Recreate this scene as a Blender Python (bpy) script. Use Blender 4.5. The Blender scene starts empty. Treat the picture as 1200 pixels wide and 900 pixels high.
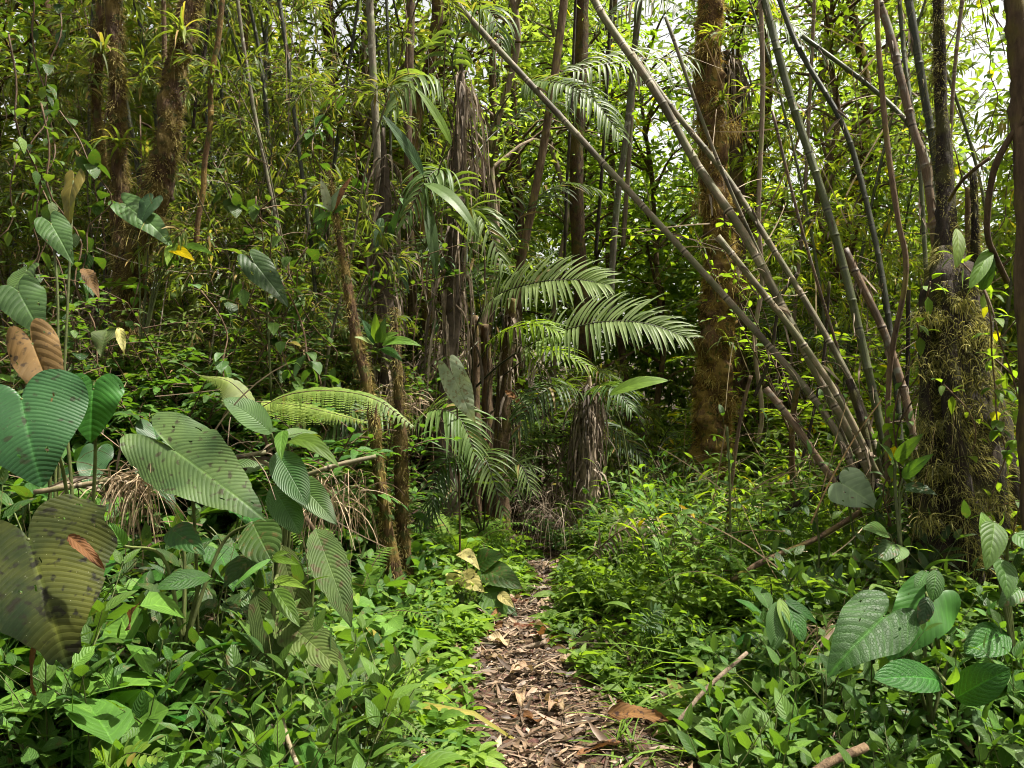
import bpy, math, numpy as np
SC = bpy.context.scene
COL = SC.collection
F = 940.0
CZ = 1.5
RG = np.random.default_rng(11)
PI = math.pi

def P(px, py, d):
    return np.array([(px - 600) / F * d, d, CZ + (450 - py) / F * d])

def nrm(a):
    a = np.asarray(a, float)
    return a / np.maximum(np.linalg.norm(a, axis=-1, keepdims=True), 1e-9)

# ------------------------------------------------------------------ terrain
_py = [0, 2.0, 3.1, 3.55, 4.03, 4.4, 4.75, 5.2, 5.64, 6.4, 7.2, 8.5, 10, 14, 60]
_pc = [.48, .44, .29, .19, .11, .02, -.02, .10, .20, .25, .40, .95, 1.6, 3.0, 3.0]
_pw = [.66, .62, .51, .43, .36, .28, .23, .20, .19, .18, .20, .25, .25, .3, .3]
def path_c(y): return np.interp(y, _py, _pc)
def path_w(y): return np.interp(y, _py, _pw) * (1 + .10 * np.sin(np.asarray(y) * 7.3) + .07 * np.sin(np.asarray(y) * 13.1 + 1))
def sstep(a, b, x):
    t = np.clip((x - a) / (b - a), 0, 1)
    return t * t * (3 - 2 * t)
def ground(x, y):
    x = np.asarray(x, float); y = np.asarray(y, float)
    dx = x - path_c(y); hw = path_w(y)
    sl = np.maximum(0, -dx - hw); sr = np.maximum(0, dx - hw)
    z = 1.05 * sstep(0, 3.4, sl) + .03 * sl + .42 * sstep(0, 3.0, sr) + .02 * sr
    z = z + .03 * np.sin(x * 2.3 + y * 1.1) * np.minimum(1, sl + sr) + .05 * np.sin(x * .9 - y * 1.7) * np.minimum(1, sl + sr)
    z = z + .012 * np.sin(x * 9.1 + y * 3.0) + .010 * np.sin(y * 8.3 - x * 4)
    return z + .05 * np.maximum(0, y - 8)
def GP(x, y, dz=0.0):
    return np.array([x, y, float(ground(x, y)) + dz])

# ------------------------------------------------------------------ geometry collector
class Geo:
    def __init__(s):
        s.v = []; s.a = []; s.q = []; s.m = []; s.n = 0
    def add(s, v, a, q, mi=0):
        s.v.append(v.reshape(-1, 3)); s.a.append(a.reshape(-1, 3)); s.q.append(q.reshape(-1, 4) + s.n)
        s.m.append(np.full(q.size // 4, mi, np.int32)); s.n += v.size // 3
    def mesh(s, name, mats):
        me = bpy.data.meshes.new(name)
        v = np.concatenate(s.v).astype(np.float32); a = np.concatenate(s.a).astype(np.float32)
        q = np.concatenate(s.q).astype(np.int32); m = np.concatenate(s.m)
        me.vertices.add(len(v)); me.vertices.foreach_set('co', v.ravel())
        me.loops.add(q.size); me.loops.foreach_set('vertex_index', q.ravel())
        me.polygons.add(len(q)); me.polygons.foreach_set('loop_start', np.arange(0, q.size, 4, dtype=np.int32))
        me.polygons.foreach_set('loop_total', np.full(len(q), 4, np.int32))
        me.polygons.foreach_set('use_smooth', np.ones(len(q), bool))
        for mm in (mats if isinstance(mats, (list, tuple)) else [mats]): me.materials.append(mm)
        me.polygons.foreach_set('material_index', m)
        at = me.attributes.new('lc', 'FLOAT_VECTOR', 'POINT'); at.data.foreach_set('vector', a.ravel())
        me.update(calc_edges=True)
        return me
    def build(s, name, mats, parent=None, loc=None):
        if s.n == 0: return None
        o = bpy.data.objects.new(name, s.mesh(name, mats)); COL.objects.link(o)
        if parent is not None: o.parent = parent
        return o

def tag(o, label, cat, group=None, kind=None):
    o['label'] = label
    if cat: o['category'] = cat
    if group: o['group'] = group
    if kind: o['kind'] = kind
    return o
def root(name, loc, label, cat, group=None):
    o = bpy.data.objects.new(name, None); COL.objects.link(o)
    o.location = [float(c) for c in loc]; o.empty_display_size = .1
    return tag(o, label, cat, group)
def struct(o, kind='structure'):
    o['kind'] = kind; return o

class Proto:
    """first place() moves the original, later ones copy thing + parts (+ sub-parts)"""
    all = []
    def __init__(s, r): s.r = r; s.used = False; Proto.all.append(s)
    def place(s, loc, rz=0, sc=1.0, label=None, group=None, cat=None, tilt=(0, 0)):
        if not s.used: r = s.r; s.used = True
        else:
            r = s.r.copy(); COL.objects.link(r)
            for c in list(s.r.children):
                d = c.copy(); COL.objects.link(d); d.parent = r
                for e in list(c.children):
                    f = e.copy(); COL.objects.link(f); f.parent = d
        r.location = [float(c) for c in loc]; r.rotation_euler = (tilt[0], tilt[1], float(rz)); r.scale = (sc,) * 3
        if label: r['label'] = label
        if group: r['group'] = group
        if cat: r['category'] = cat
        return r

_gq = {}
def gridq(r, c):
    if (r, c) not in _gq:
        i = np.arange((r - 1) * c).reshape(r - 1, c)[:, :-1].ravel()
        _gq[(r, c)] = np.stack([i, i + 1, i + 1 + c, i + c], 1)
    return _gq[(r, c)]

PROF = {
    'lance': lambda u: np.maximum(.04, np.sin(PI * np.clip(u, 0, 1) ** .72) ** .85),
    'ovate': lambda u: np.maximum(.04, np.sin(PI * np.clip(u, 0, 1) ** .62) ** .8),
    'ellip': lambda u: np.maximum(.04, np.sin(PI * np.clip(u, 0, 1) ** .9) ** .6),
    'strap': lambda u: np.maximum(.05, np.minimum(1, .35 + u * 5) * (1 - u ** 3.5)),
    'palm': lambda u: np.maximum(.05, np.minimum(1, .45 + u * 4) * (1 - u ** 2.2) ** .8),
    'grass': lambda u: np.maximum(.05, 1 - u ** 1.6),
    'hair': lambda u: np.maximum(.15, 1 - u),
    'stick': lambda u: 1 - .4 * u,
}
def ribbons(g, P0, D, L, W, K=4, nv=2, grav=0.0, up=None, fold=0.0, prof='lance', rnd=None, roll=0.0, wav=0.0, mi=0, rng=RG):
    P0 = np.atleast_2d(np.asarray(P0, float)); N = len(P0)
    d = nrm(np.broadcast_to(np.asarray(D, float), (N, 3)).copy())
    L = np.broadcast_to(np.asarray(L, float), (N,)); W = np.broadcast_to(np.asarray(W, float), (N,))
    gv = np.broadcast_to(np.asarray(grav, float), (N,))
    if up is None: up = np.array([0, 0, 1.0])
    up = np.broadcast_to(np.asarray(up, float), (N, 3)) + rng.normal(0, .03, (N, 3))
    S = np.cross(d, up); bad = np.linalg.norm(S, axis=1) < 1e-3; S[bad] = [1, 0, 0]; S = nrm(S)
    rl = roll if np.ndim(roll) else (rng.normal(0, roll, N) if roll else np.zeros(N))
    S = S * np.cos(rl)[:, None] + np.cross(d, S) * np.sin(rl)[:, None]
    us = np.linspace(0, 1, K + 1); w = PROF[prof](us)
    vs = np.linspace(-1, 1, nv)
    out = np.empty((N, K + 1, nv, 3)); at = np.empty((N, K + 1, nv, 3))
    p = P0.copy()
    if rnd is None: rnd = rng.random(N)
    rnd = np.broadcast_to(rnd, (N,))
    for k in range(K + 1):
        S = nrm(S - d * np.sum(S * d, 1, keepdims=True)); n = np.cross(S, d)
        hw = (W * .5 * w[k])[:, None, None]
        out[:, k] = p[:, None, :] + S[:, None, :] * hw * vs[None, :, None] * (1 - .3 * abs(fold)) + n[:, None, :] * hw * fold * np.abs(vs)[None, :, None]
        if wav: out[:, k] += n[:, None, :] * (wav * W)[:, None, None] * rng.normal(0, 1, (N, nv))[:, :, None]
        at[:, k, :, 0] = us[k]; at[:, k, :, 1] = vs[None, :]; at[:, k, :, 2] = rnd[:, None]
        if k < K:
            p = p + d * (L / K)[:, None]
            d = nrm(d + np.array([0, 0, -1.0]) * (gv / K)[:, None])
    q = gridq(K + 1, nv)[None] + (np.arange(N) * (K + 1) * nv)[:, None, None]
    g.add(out, at, q, mi)

def smooth(pts, n):
    p = np.asarray(pts, float); m = len(p)
    if m == 2: t = np.linspace(0, 1, n)[:, None]; return p[0] * (1 - t) + p[1] * t
    pp = np.vstack([2 * p[0] - p[1], p, 2 * p[-1] - p[-2]])
    t = np.linspace(0, m - 1 - 1e-6, n); i = t.astype(int); f = (t - i)[:, None]
    a, b, c, d = pp[i], pp[i + 1], pp[i + 2], pp[i + 3]
    return .5 * (2 * b + (c - a) * f + (2 * a - 5 * b + 4 * c - d) * f ** 2 + (3 * b - a - 3 * c + d) * f ** 3)

def frames(pts):
    T = nrm(np.gradient(pts, axis=0))
    ref = np.array([1.0, 0, 0]) if abs(T[0, 0]) < .9 else np.array([0, 1.0, 0])
    A = np.empty_like(T); a = ref
    for i in range(len(T)):
        a = a - T[i] * np.dot(a, T[i]); a = a / np.linalg.norm(a); A[i] = a
    return T, A, np.cross(T, A)

def tube(g, pts, r, seg=8, n=None, bump=0.0, node=0.0, nodeh=.18, flute=0.0, lump=0.0, rnd=None, mi=0, rng=RG, cap=True):
    """swept tube; r: scalar or list along pts; bump: radial noise share; node: node spacing (bamboo)"""
    pts = np.asarray(pts, float)
    if n is None: n = max(2, len(pts))
    c = smooth(pts, n)
    seglen = np.concatenate([[0], np.cumsum(np.linalg.norm(np.diff(c, axis=0), axis=1))])
    if node:
        tot = seglen[-1]; ks = np.arange(.4 * node, tot, node)
        ext = np.concatenate([ks - .012, ks - .004, ks, ks + .004, ks + .012]); ext = ext[(ext > 0) & (ext < tot)]
        s2 = np.sort(np.concatenate([seglen, ext]))
        c = np.stack([np.interp(s2, seglen, c[:, k]) for k in range(3)], 1); 
        off = np.abs((s2 - .4 * node + node / 2) % node - node / 2)
        nb = 1 + nodeh * np.exp(-(off / .007) ** 2); seglen0 = seglen; seglen = s2
    else: nb = 1.0
    n = len(c)
    rr = np.interp(np.linspace(0, 1, n) if not node else seglen / seglen[-1], np.linspace(0, 1, np.size(r)), np.atleast_1d(r)) * nb
    T, A, B = frames(c)
    th = np.linspace(0, 2 * PI, seg + 1)
    rad = rr[:, None] * np.ones(seg + 1)
    if flute: 
        ph = rng.random(3) * 6
        rad = rad * (1 + flute * (np.sin(3 * th + ph[0] + seglen[:, None] * .8) * .5 + np.sin(5 * th + ph[1] - seglen[:, None] * .5) * .35 + np.sin(2 * th + ph[2]) * .4) + lump * (np.sin(seglen[:, None] * 8 + 2 * th + ph[0]) + np.sin(seglen[:, None] * 17 - th + ph[1]) * .7 + np.sin(seglen[:, None] * 29 + 3 * th + ph[2]) * .5))
    if bump:
        no = rng.normal(0, 1, (n, seg)); no = (no + np.roll(no, 1, 0) + np.roll(no, 1, 1)) / 1.7
        no = np.concatenate([no, no[:, :1]], 1); rad = rad * (1 + bump * no)
    v = c[:, None, :] + (A[:, None, :] * np.cos(th)[None, :, None] + B[:, None, :] * np.sin(th)[None, :, None]) * rad[:, :, None]
    if rnd is None: rnd = rng.random()
    at = np.empty((n, seg + 1, 3)); at[:, :, 0] = seglen[:, None]; at[:, :, 1] = th[None] / (2 * PI); at[:, :, 2] = rnd
    if cap:
        e0 = np.repeat(c[:1, None, :], seg + 1, 1) + (v[:1] - c[:1, None, :]) * .02; e1 = np.repeat(c[-1:, None, :], seg + 1, 1) + (v[-1:] - c[-1:, None, :]) * .02
        v = np.concatenate([e0, v, e1]); at = np.concatenate([at[:1], at, at[-1:]])
    g.add(v, at, gridq(len(v), seg + 1), mi)
    return c, rr

def fuzz(g, c, rr, N, Lr=(.015, .045), W=.006, down=.8, t0=0.0, t1=1.0, clump=0.0, patchy=0.0, mi=0, rng=RG):
    """hair-like moss on a trunk"""
    T, A, B = frames(c); n = len(c)
    t = t0 + (t1 - t0) * rng.random(N)
    if clump:
        cs = rng.random(max(3, int(N / 60))) * (t1 - t0) + t0; t = cs[rng.integers(0, len(cs), N)] + rng.normal(0, clump, N); t = np.clip(t, 0, .999)
    i = np.minimum((t * (n - 1)).astype(int), n - 2); f = (t * (n - 1) - i)[:, None]
    p = c[i] * (1 - f) + c[i + 1] * f; r = rr[i] * (1 - f[:, 0]) + rr[i + 1] * f[:, 0]
    th = rng.random(N) * 2 * PI
    ph = rng.random(6) * 6.28; sl = t * np.sum(np.linalg.norm(np.diff(c, axis=0), axis=1))
    m = .5 + .22 * np.sin(sl * 9 + 2 * th + ph[0]) + .2 * np.sin(sl * 4.3 - th + ph[1]) + .18 * np.sin(sl * 21 + 3 * th + ph[2]) + .14 * np.sin(sl * 37 - 2 * th + ph[3])
    m = np.clip(m, 0, 1); kp = rng.random(N) < .25 - patchy + (.9 + patchy) * m
    th, i, f, p, r, m, N = th[kp], i[kp], f[kp], p[kp], r[kp], m[kp], int(kp.sum())
    R = A[i] * np.cos(th)[:, None] + B[i] * np.sin(th)[:, None]
    D = R + np.array([0, 0, -1.0]) * (down * rng.random(N))[:, None] + rng.normal(0, .35, (N, 3))
    L = rng.uniform(Lr[0], Lr[1], N) * (1 + 1.5 * (rng.random(N) < .06)) * (.45 + 1.2 * m)
    ribbons(g, p + R * (r * .93)[:, None], D, L, W * rng.uniform(.6, 1.5, N), K=2, nv=2, grav=1.2, up=rng.normal(0, 1, (N, 3)), prof='hair', rng=rng, mi=mi, rnd=np.clip(m * .75 + rng.normal(.1, .17, N), 0, 1))

_ho = np.array([(0, -.03), (.03, -.12), (.10, -.22), (.20, -.275), (.31, -.26), (.41, -.18), (.475, -.06), (.50, .08), (.485, .22), (.43, .38), (.345, .55), (.24, .71), (.14, .85), (.06, .95), (0, 1.0)])
def heart(g, A, B, W, face, droop=.12, cup=.05, corr=.006, nvein=13, rnd=None, lobe=1.0, ragged=0.0, twist=0.0, holes=9, mi=0, rng=RG):
    """heart-shaped leaf: A petiole junction, B tip, W full width, face = direction its upper side looks"""
    A = np.asarray(A, float); B = np.asarray(B, float); Lv = B - A; L = np.linalg.norm(Lv); Y = Lv / L
    N = np.asarray(face, float); N = nrm(N - Y * np.dot(N, Y)); X = np.cross(Y, N)
    half = smooth(np.c_[_ho, np.zeros(len(_ho))], 48)[:, :2]
    half[half[:, 1] < 0, 1] *= lobe
    if ragged: 
        k = rng.normal(0, 1, len(half)); k = (k + np.roll(k, 1)); half *= (1 + ragged * .5 * k)[:, None]; half[0] = (0, -.03); half[-1, 0] = 0
    full = np.vstack([half, half[-2::-1] * [-1, 1]])
    s = np.linspace(.02, 1, 36)
    xy = full[None] * s[:, None, None]
    x, y = xy[..., 0], xy[..., 1]
    ax = np.abs(x) * 2
    z = -droop * np.sign(y) * y ** 2 - cup * 1.6 * ax ** 2 * .5 + cup * .9 * ax + twist * x * (y + .2) + .028 * np.sin(6 * y + 4 * x + rng.random() * 6) * s[:, None] + .03 * np.sin(9 * y + rng.random() * 6) * ax ** 2 + .018 * np.sin(15 * y + rng.random() * 6) * ax ** 3 * np.sign(x) - .10 * np.clip(y - .6, 0, 1) ** 2 * 4
    z = z + corr * .09 * (np.abs(np.sin(nvein * .5 * 2 * PI * (y * .55 - ax ** 1.5 * .20 + .1))) - .5) * np.minimum(1, ax * 6) / L * 1.0
    v = A + X * (x * W)[..., None] + Y * (y * L)[..., None] + N * (z * L)[..., None]
    at = np.stack([(y + .3) / 1.3, np.clip(x * 2, -1, 1), np.full_like(x, rng.random() if rnd is None else rnd)], -1)
    q = gridq(*x.shape)
    if holes:                                   # insect holes and torn edges
        nr, nc = x.shape; ci, cj = np.divmod(np.arange(len(q)), nc - 1); kill = np.zeros(len(q), bool)
        for _ in range(holes):
            a, b, ra, rb = rng.uniform(6, nr), rng.uniform(3, nc - 4), rng.uniform(.5, 1.1), rng.uniform(.5, 1.0)
            kill |= ((ci - a) / ra) ** 2 + ((cj - b) / rb) ** 2 < 1
        q = q[~kill]
    g.add(v, at, q[:, ::-1], mi)

def bigleaf(g, A, B, W, face, prof='ovate', droop=.15, fold=.12, corr=.004, nvein=16, K=40, nv=15, rnd=None, wav=.02, ragged=0.0, mi=0, rng=RG):
    A = np.asarray(A, float); B = np.asarray(B, float); Lv = B - A; L = np.linalg.norm(Lv); Y = Lv / L
    N = np.asarray(face, float); N = nrm(N - Y * np.dot(N, Y)); X = np.cross(Y, N)
    u = np.linspace(0, 1, K + 1)[:, None]; v = np.linspace(-1, 1, nv)[None]
    w = PROF[prof](u) * W / 2
    if ragged:
        w = w * (1 - ragged * np.clip(rng.normal(0, 1, (K + 1, 1)), 0, 2) * (np.abs(v) > .8))
    z = droop * L * (4 * u * (1 - u)) * .5 + fold * w * np.abs(v) + corr * .3 * np.abs(np.sin(PI * nvein * (u - np.abs(v) ** 1.4 * .28))) * np.minimum(1, np.abs(v) * 5)
    z = z + wav * W * np.sin(9 * u + rng.random() * 6) * v * np.abs(v)
    p = A + X * (v * w)[..., None] + Y * (u * L * np.ones_like(v))[..., None] + N * z[..., None]
    at = np.stack([u * np.ones_like(v), v * np.ones_like(u), np.full((K + 1, nv), rng.random() if rnd is None else rnd)], -1)
    g.add(p, at, gridq(K + 1, nv), mi)

def frond(g, pts, n=30, Lm=.4, W=.028, fwd=.6, lift=.15, grav=1.2, up=(0, 0, 1), t0=.22, r=.008, lmi=0, smi=1, K=6, jit=.10, prof='palm', endl=.35, rng=RG, rag=0.05):
    """pinnate frond: rachis tube + leaflets on both sides"""
    c = smooth(pts, 28); tube(g, c, [r, r * .35], seg=5, mi=smi, rng=rng)
    T = nrm(np.gradient(c, axis=0))
    t = np.linspace(t0, .995, n); i = np.clip((t * 27).astype(int), 0, 26); f = (t * 27 - i)[:, None]
    p = c[i] * (1 - f) + c[i + 1] * f; tt = nrm(T[i] * (1 - f) + T[np.minimum(i + 1, 27)] * f)
    upv = nrm(np.asarray(up, float)); S = nrm(np.cross(tt, upv)); Nn = np.cross(S, tt)
    uu = (t - t0) / (1 - t0)
    Ls = Lm * (np.clip(.55 + 1.5 * uu, 0, 1) * (1 - (1 - endl) * np.clip((uu - .45) / .55, 0, 1) ** 1.3))
    for sg in (1, -1):
        fw = fwd + .9 * uu ** 2
        D = S * sg + tt * fw[:, None] + Nn * lift + rng.normal(0, jit, (n, 3))
        keep = rng.random(n) >= rag
        ribbons(g, p[keep], D[keep], Ls[keep] * rng.uniform(.78, 1.08, keep.sum()) * np.where(rng.random(keep.sum()) < .05, .5, 1), W * np.clip(1.1 - .5 * uu[keep], .3, 1), K=K, nv=3, grav=grav * rng.uniform(.6, 1.5, keep.sum()), up=Nn[keep], roll=.15, fold=.35, prof=prof, rng=rng, mi=lmi)

def fern(g, pts, n=26, Lm=.16, W=.03, t0=.12, up=(0, 0, 1), lmi=0, smi=1, r=.003, rng=RG, fine=9, grav=.4):
    """bipinnate fern frond: pinnae made of small pinnules"""
    c = smooth(pts, 24); tube(g, c, [r, r * .4], seg=4, mi=smi, rng=rng)
    T = nrm(np.gradient(c, axis=0))
    t = np.linspace(t0, .99, n); i = np.clip((t * 23).astype(int), 0, 22); f = (t * 23 - i)[:, None]
    p = c[i] * (1 - f) + c[i + 1] * f; tt = T[i]
    S = nrm(np.cross(tt, nrm(np.asarray(up, float)))); Nn = np.cross(S, tt)
    uu = (t - t0) / (1 - t0); Ls = Lm * np.clip(.5 + 2 * uu, 0, 1) * (1 - uu ** 1.6 * .95)
    for sg in (1, -1):
        D = nrm(S * sg + tt * .35 + rng.normal(0, .05, (n, 3)))
        # pinnules along each pinna
        m = fine; q = np.linspace(.08, .97, m)
        drop = np.array([0, 0, -1.0])[None, None] * (grav * (Ls[:, None] * q[None]) ** 1.0 * q[None])[..., None] * .6
        pos = p[:, None] + D[:, None] * (Ls[:, None] * q[None])[..., None] + drop
        pn = (W * (1 - q[None] ** 2 * .75) * np.clip(Ls / Lm, .35, 1)[:, None]).ravel()
        for s2 in (1, -1):
            D2 = tt[:, None] * s2 + D[:, None] * .55 + np.zeros((n, m, 1))
            ribbons(g, pos.reshape(-1, 3), D2.reshape(-1, 3), pn * .68, pn * .62, K=3, nv=2, grav=.3, up=np.repeat(Nn, m, 0), prof='ellip', rnd=np.repeat(rng.random(n), m), rng=rng, mi=lmi)

def shoot(gs, gl, p0, d0, L, nl, lL, lW, prof='ovate', grav=.5, lg=.6, arr='spiral', K=4, nv=3, fold=.15, r=.004, spread=1.0, t0=.2, roll=.3, lup=.15, smi=0, lmi=0, rng=RG, wob=.25, endfan=0):
    """leafy shoot; returns its centre line"""
    n = 8; p = np.asarray(p0, float); d = nrm(d0); c = [p]
    for k in range(n - 1):
        d = nrm(d + np.array([0, 0, -1.0]) * grav / n + rng.normal(0, wob / n, 3)); p = p + d * L / (n - 1); c.append(p)
    c = np.array(c)
    tube(gs, c, [r, r * .4], seg=5, mi=smi, rng=rng, cap=False)
    T = nrm(np.gradient(c, axis=0))
    if arr == 'opp':
        h = max(1, nl // 2); t = np.repeat(np.linspace(t0, .97, h), 2); az = np.repeat(np.arange(h) * PI / 2 + rng.random() * 6, 2) + np.tile([0, PI], h)
    elif arr == 'alt':
        t = np.linspace(t0, .99, nl); az = np.arange(nl) * PI + rng.random() * 6
    elif arr == 'fan':
        t = np.clip(1 - rng.random(nl) ** 1.5 * (1 - t0), 0, .995); az = rng.random(nl) * 2 * PI
    else:
        t = np.linspace(t0, .99, nl); az = np.arange(nl) * 2.4 + rng.random() * 6
    nl = len(t); i = np.clip((t * (n - 1)).astype(int), 0, n - 2); f = (t * (n - 1) - i)[:, None]
    pos = c[i] * (1 - f) + c[i + 1] * f; tt = T[i]
    a = np.cross(tt, [0, 0, 1.0]); bad = np.linalg.norm(a, axis=1) < .05; a[bad] = [1, 0, 0]; a = nrm(a); b = np.cross(a, tt)
    rad = a * np.cos(az)[:, None] + b * np.sin(az)[:, None]
    if arr == 'alt': rad = a * np.sign(np.cos(az - az[0]))[:, None]
    D = rad * spread + tt * (.45 + .9 * t[:, None] ** 3) + np.array([0, 0, lup]) + rng.normal(0, .15, (nl, 3))
    D = nrm(D); sc = rng.uniform(.75, 1.15, nl) * (1 - .35 * t ** 4)
    ribbons(gl, pos + D * lL * .08, D, lL * sc, lW * sc, K=K, nv=nv, grav=lg, fold=fold, prof=prof, roll=roll, rng=rng, mi=lmi)
    return c
# ------------------------------------------------------------------ materials
def _mat(name):
    m = bpy.data.materials.new(name); m.use_nodes = True; nt = m.node_tree; nt.nodes.clear()
    return m, nt
def N(nt, t, **kw):
    n = nt.nodes.new('ShaderNode' + t)
    for k, v in kw.items():
        if k.startswith('i_'): n.inputs[int(k[2:])].default_value = v
        else: setattr(n, k, v)
    return n
def LK(nt, a, b): nt.links.new(a, b)
def math_(nt, op, a, b=None, clamp=False):
    n = N(nt, 'Math', operation=op); n.use_clamp = clamp
    for i, x in enumerate((a, b)):
        if x is None: continue
        if isinstance(x, (int, float)): n.inputs[i].default_value = x
        else: LK(nt, x, n.inputs[i])
    return n.outputs[0]
def mix_(nt, f, a, b, bt='MIX'):
    n = N(nt, 'Mix', data_type='RGBA', blend_type=bt)
    for s, x in ((n.inputs[0], f), (n.inputs[6], a), (n.inputs[7], b)):
        if isinstance(x, (int, float)): s.default_value = x
        elif isinstance(x, tuple): s.default_value = x + ((1,) if len(x) == 3 else ())
        else: LK(nt, x, s)
    return n.outputs[2]
def ramp_(nt, f, stops):
    n = N(nt, 'ValToRGB'); cr = n.color_ramp
    while len(cr.elements) < len(stops): cr.elements.new(.5)
    for e, (p, c) in zip(cr.elements, stops): e.position = p; e.color = tuple(c) + (1,)
    LK(nt, f, n.inputs[0]); return n.outputs[0]

def leaf_mat(name, c1, c2, tr=None, tw=.35, rough=.42, spec=.5, vein=0, veinw=.28, veinc=1.6, bump=.25, spots=0.0, spotc=(.085, .07, .022), old=.010, oldc=(.15, .13, .03), hv=.25, netw=False, back=None, mott=.35, mscale=14.0, mlo=(.45, .5, .4), mhi=(1.5, 1.45, 1.3), sheen=0.0):
    m, nt = _mat(name); out = N(nt, 'OutputMaterial')
    at = N(nt, 'Attribute', attribute_name='lc'); sep = N(nt, 'SeparateXYZ'); LK(nt, at.outputs['Vector'], sep.inputs[0])
    u, v, r = sep.outputs
    oi = N(nt, 'ObjectInfo'); geo = N(nt, 'NewGeometry'); tc = N(nt, 'TexCoord')
    col = mix_(nt, r, c1, c2)
    if old: col = mix_(nt, math_(nt, 'GREATER_THAN', math_(nt, 'FRACT', math_(nt, 'MULTIPLY', r, 37.7)), 1 - old), col, oldc)
    no = N(nt, 'TexNoise', i_2=mscale, i_3=4.0); LK(nt, tc.outputs['Object'], no.inputs[0])
    col = mix_(nt, mott, col, mix_(nt, 1.0, col, ramp_(nt, no.outputs[0], [(.32, mlo), (.68, mhi)]), 'MULTIPLY'))
    hs = N(nt, 'HueSaturation'); hs.inputs['Saturation'].default_value = 1.04; LK(nt, col, hs.inputs['Color'])
    LK(nt, math_(nt, 'ADD', math_(nt, 'MULTIPLY', oi.outputs['Random'], .03), .485), hs.inputs['Hue'])
    LK(nt, math_(nt, 'ADD', math_(nt, 'MULTIPLY', math_(nt, 'FRACT', math_(nt, 'MULTIPLY', oi.outputs['Random'], 7.31)), 2 * hv), 1 - hv), hs.inputs['Value'])
    col = hs.outputs[0]
    av = math_(nt, 'ABSOLUTE', v)
    h = None
    if vein:
        mid = math_(nt, 'SUBTRACT', 1.0, math_(nt, 'MULTIPLY', av, 20.0 if vein > 12 else 14.0), True)
        sv = math_(nt, 'FRACT', math_(nt, 'MULTIPLY', math_(nt, 'SUBTRACT', u, math_(nt, 'MULTIPLY', math_(nt, 'POWER', av, 1.5), veinw)), float(vein)))
        tri = math_(nt, 'ABSOLUTE', math_(nt, 'SUBTRACT', math_(nt, 'MULTIPLY', sv, 2.0), 1.0))   # 1 at vein
        sl = math_(nt, 'POWER', tri, 11.0 if vein > 12 else 7.0)
        vm = math_(nt, 'MAXIMUM', mid, math_(nt, 'MULTIPLY', sl, .55))
        lighter = mix_(nt, 1.0, col, (veinc, veinc, veinc * .9), 'MULTIPLY')
        col = mix_(nt, vm, col, lighter)
        h = math_(nt, 'SUBTRACT', math_(nt, 'MULTIPLY', math_(nt, 'POWER', math_(nt, 'SUBTRACT', 1.0, tri), .6), 1.0), math_(nt, 'MULTIPLY', mid, .7))
    if netw:
        vo = N(nt, 'TexVoronoi', feature='DISTANCE_TO_EDGE', i_2=netw); LK(nt, tc.outputs['Object'], vo.inputs[0])
        nm = math_(nt, 'SUBTRACT', 1.0, math_(nt, 'MULTIPLY', vo.outputs[0], 9.0), True)
        col = mix_(nt, math_(nt, 'MULTIPLY', nm, .3), col, mix_(nt, 1.0, col, (1.7, 1.7, 1.5), 'MULTIPLY'))
        hh = math_(nt, 'MULTIPLY', nm, -.5); h = hh if h is None else math_(nt, 'ADD', h, hh)
    if spots:
        n2 = N(nt, 'TexNoise', i_2=38.0, i_3=4.0); LK(nt, tc.outputs['Object'], n2.inputs[0])
        sp = ramp_(nt, n2.outputs[0], [(.60 - spots * .2, (0, 0, 0)), (.68 - spots * .2, (1, 1, 1))]); col = mix_(nt, sp, col, spotc)
        n3 = N(nt, 'TexVoronoi', i_2=55.0); LK(nt, tc.outputs['Object'], n3.inputs[0])
        s3 = math_(nt, 'LESS_THAN', n3.outputs[0],   .05 + spots * .04); col = mix_(nt, math_(nt, 'MULTIPLY', s3, .55), col, (.26, .27, .20))
    bk = back or tuple(min(1, c * 1.25 + .02) for c in c2)
    colb = mix_(nt, geo.outputs['Backfacing'], col, mix_(nt, .55, col, bk))
    pr = N(nt, 'BsdfPrincipled'); LK(nt, colb, pr.inputs['Base Color'])
    LK(nt, math_(nt, 'ADD', math_(nt, 'MULTIPLY', geo.outputs['Backfacing'], .2), math_(nt, 'ADD', rough, math_(nt, 'MULTIPLY', no.outputs[0], .12))), pr.inputs['Roughness'])
    pr.inputs['Specular IOR Level'].default_value = spec
    if sheen: pr.inputs['Sheen Weight'].default_value = sheen
    if h is not None:
        bp = N(nt, 'Bump'); bp.inputs['Strength'].default_value = bump; bp.inputs['Distance'].default_value = .006; LK(nt, h, bp.inputs['Height']); LK(nt, bp.outputs[0], pr.inputs['Normal'])
    tl = N(nt, 'BsdfTranslucent')
    trc = tr or (c2[0] * 1.9 + .02, c2[1] * 1.9 + .03, c2[2] * .5)
    LK(nt, mix_(nt, .55, mix_(nt, 1.0, col, (2.1, 2.1, .8), 'MULTIPLY'), trc), tl.inputs[0])
    mx = N(nt, 'MixShader', i_0=tw); LK(nt, pr.outputs[0], mx.inputs[1]); LK(nt, tl.outputs[0], mx.inputs[2]); LK(nt, mx.outputs[0], out.inputs[0])
    return m

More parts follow.
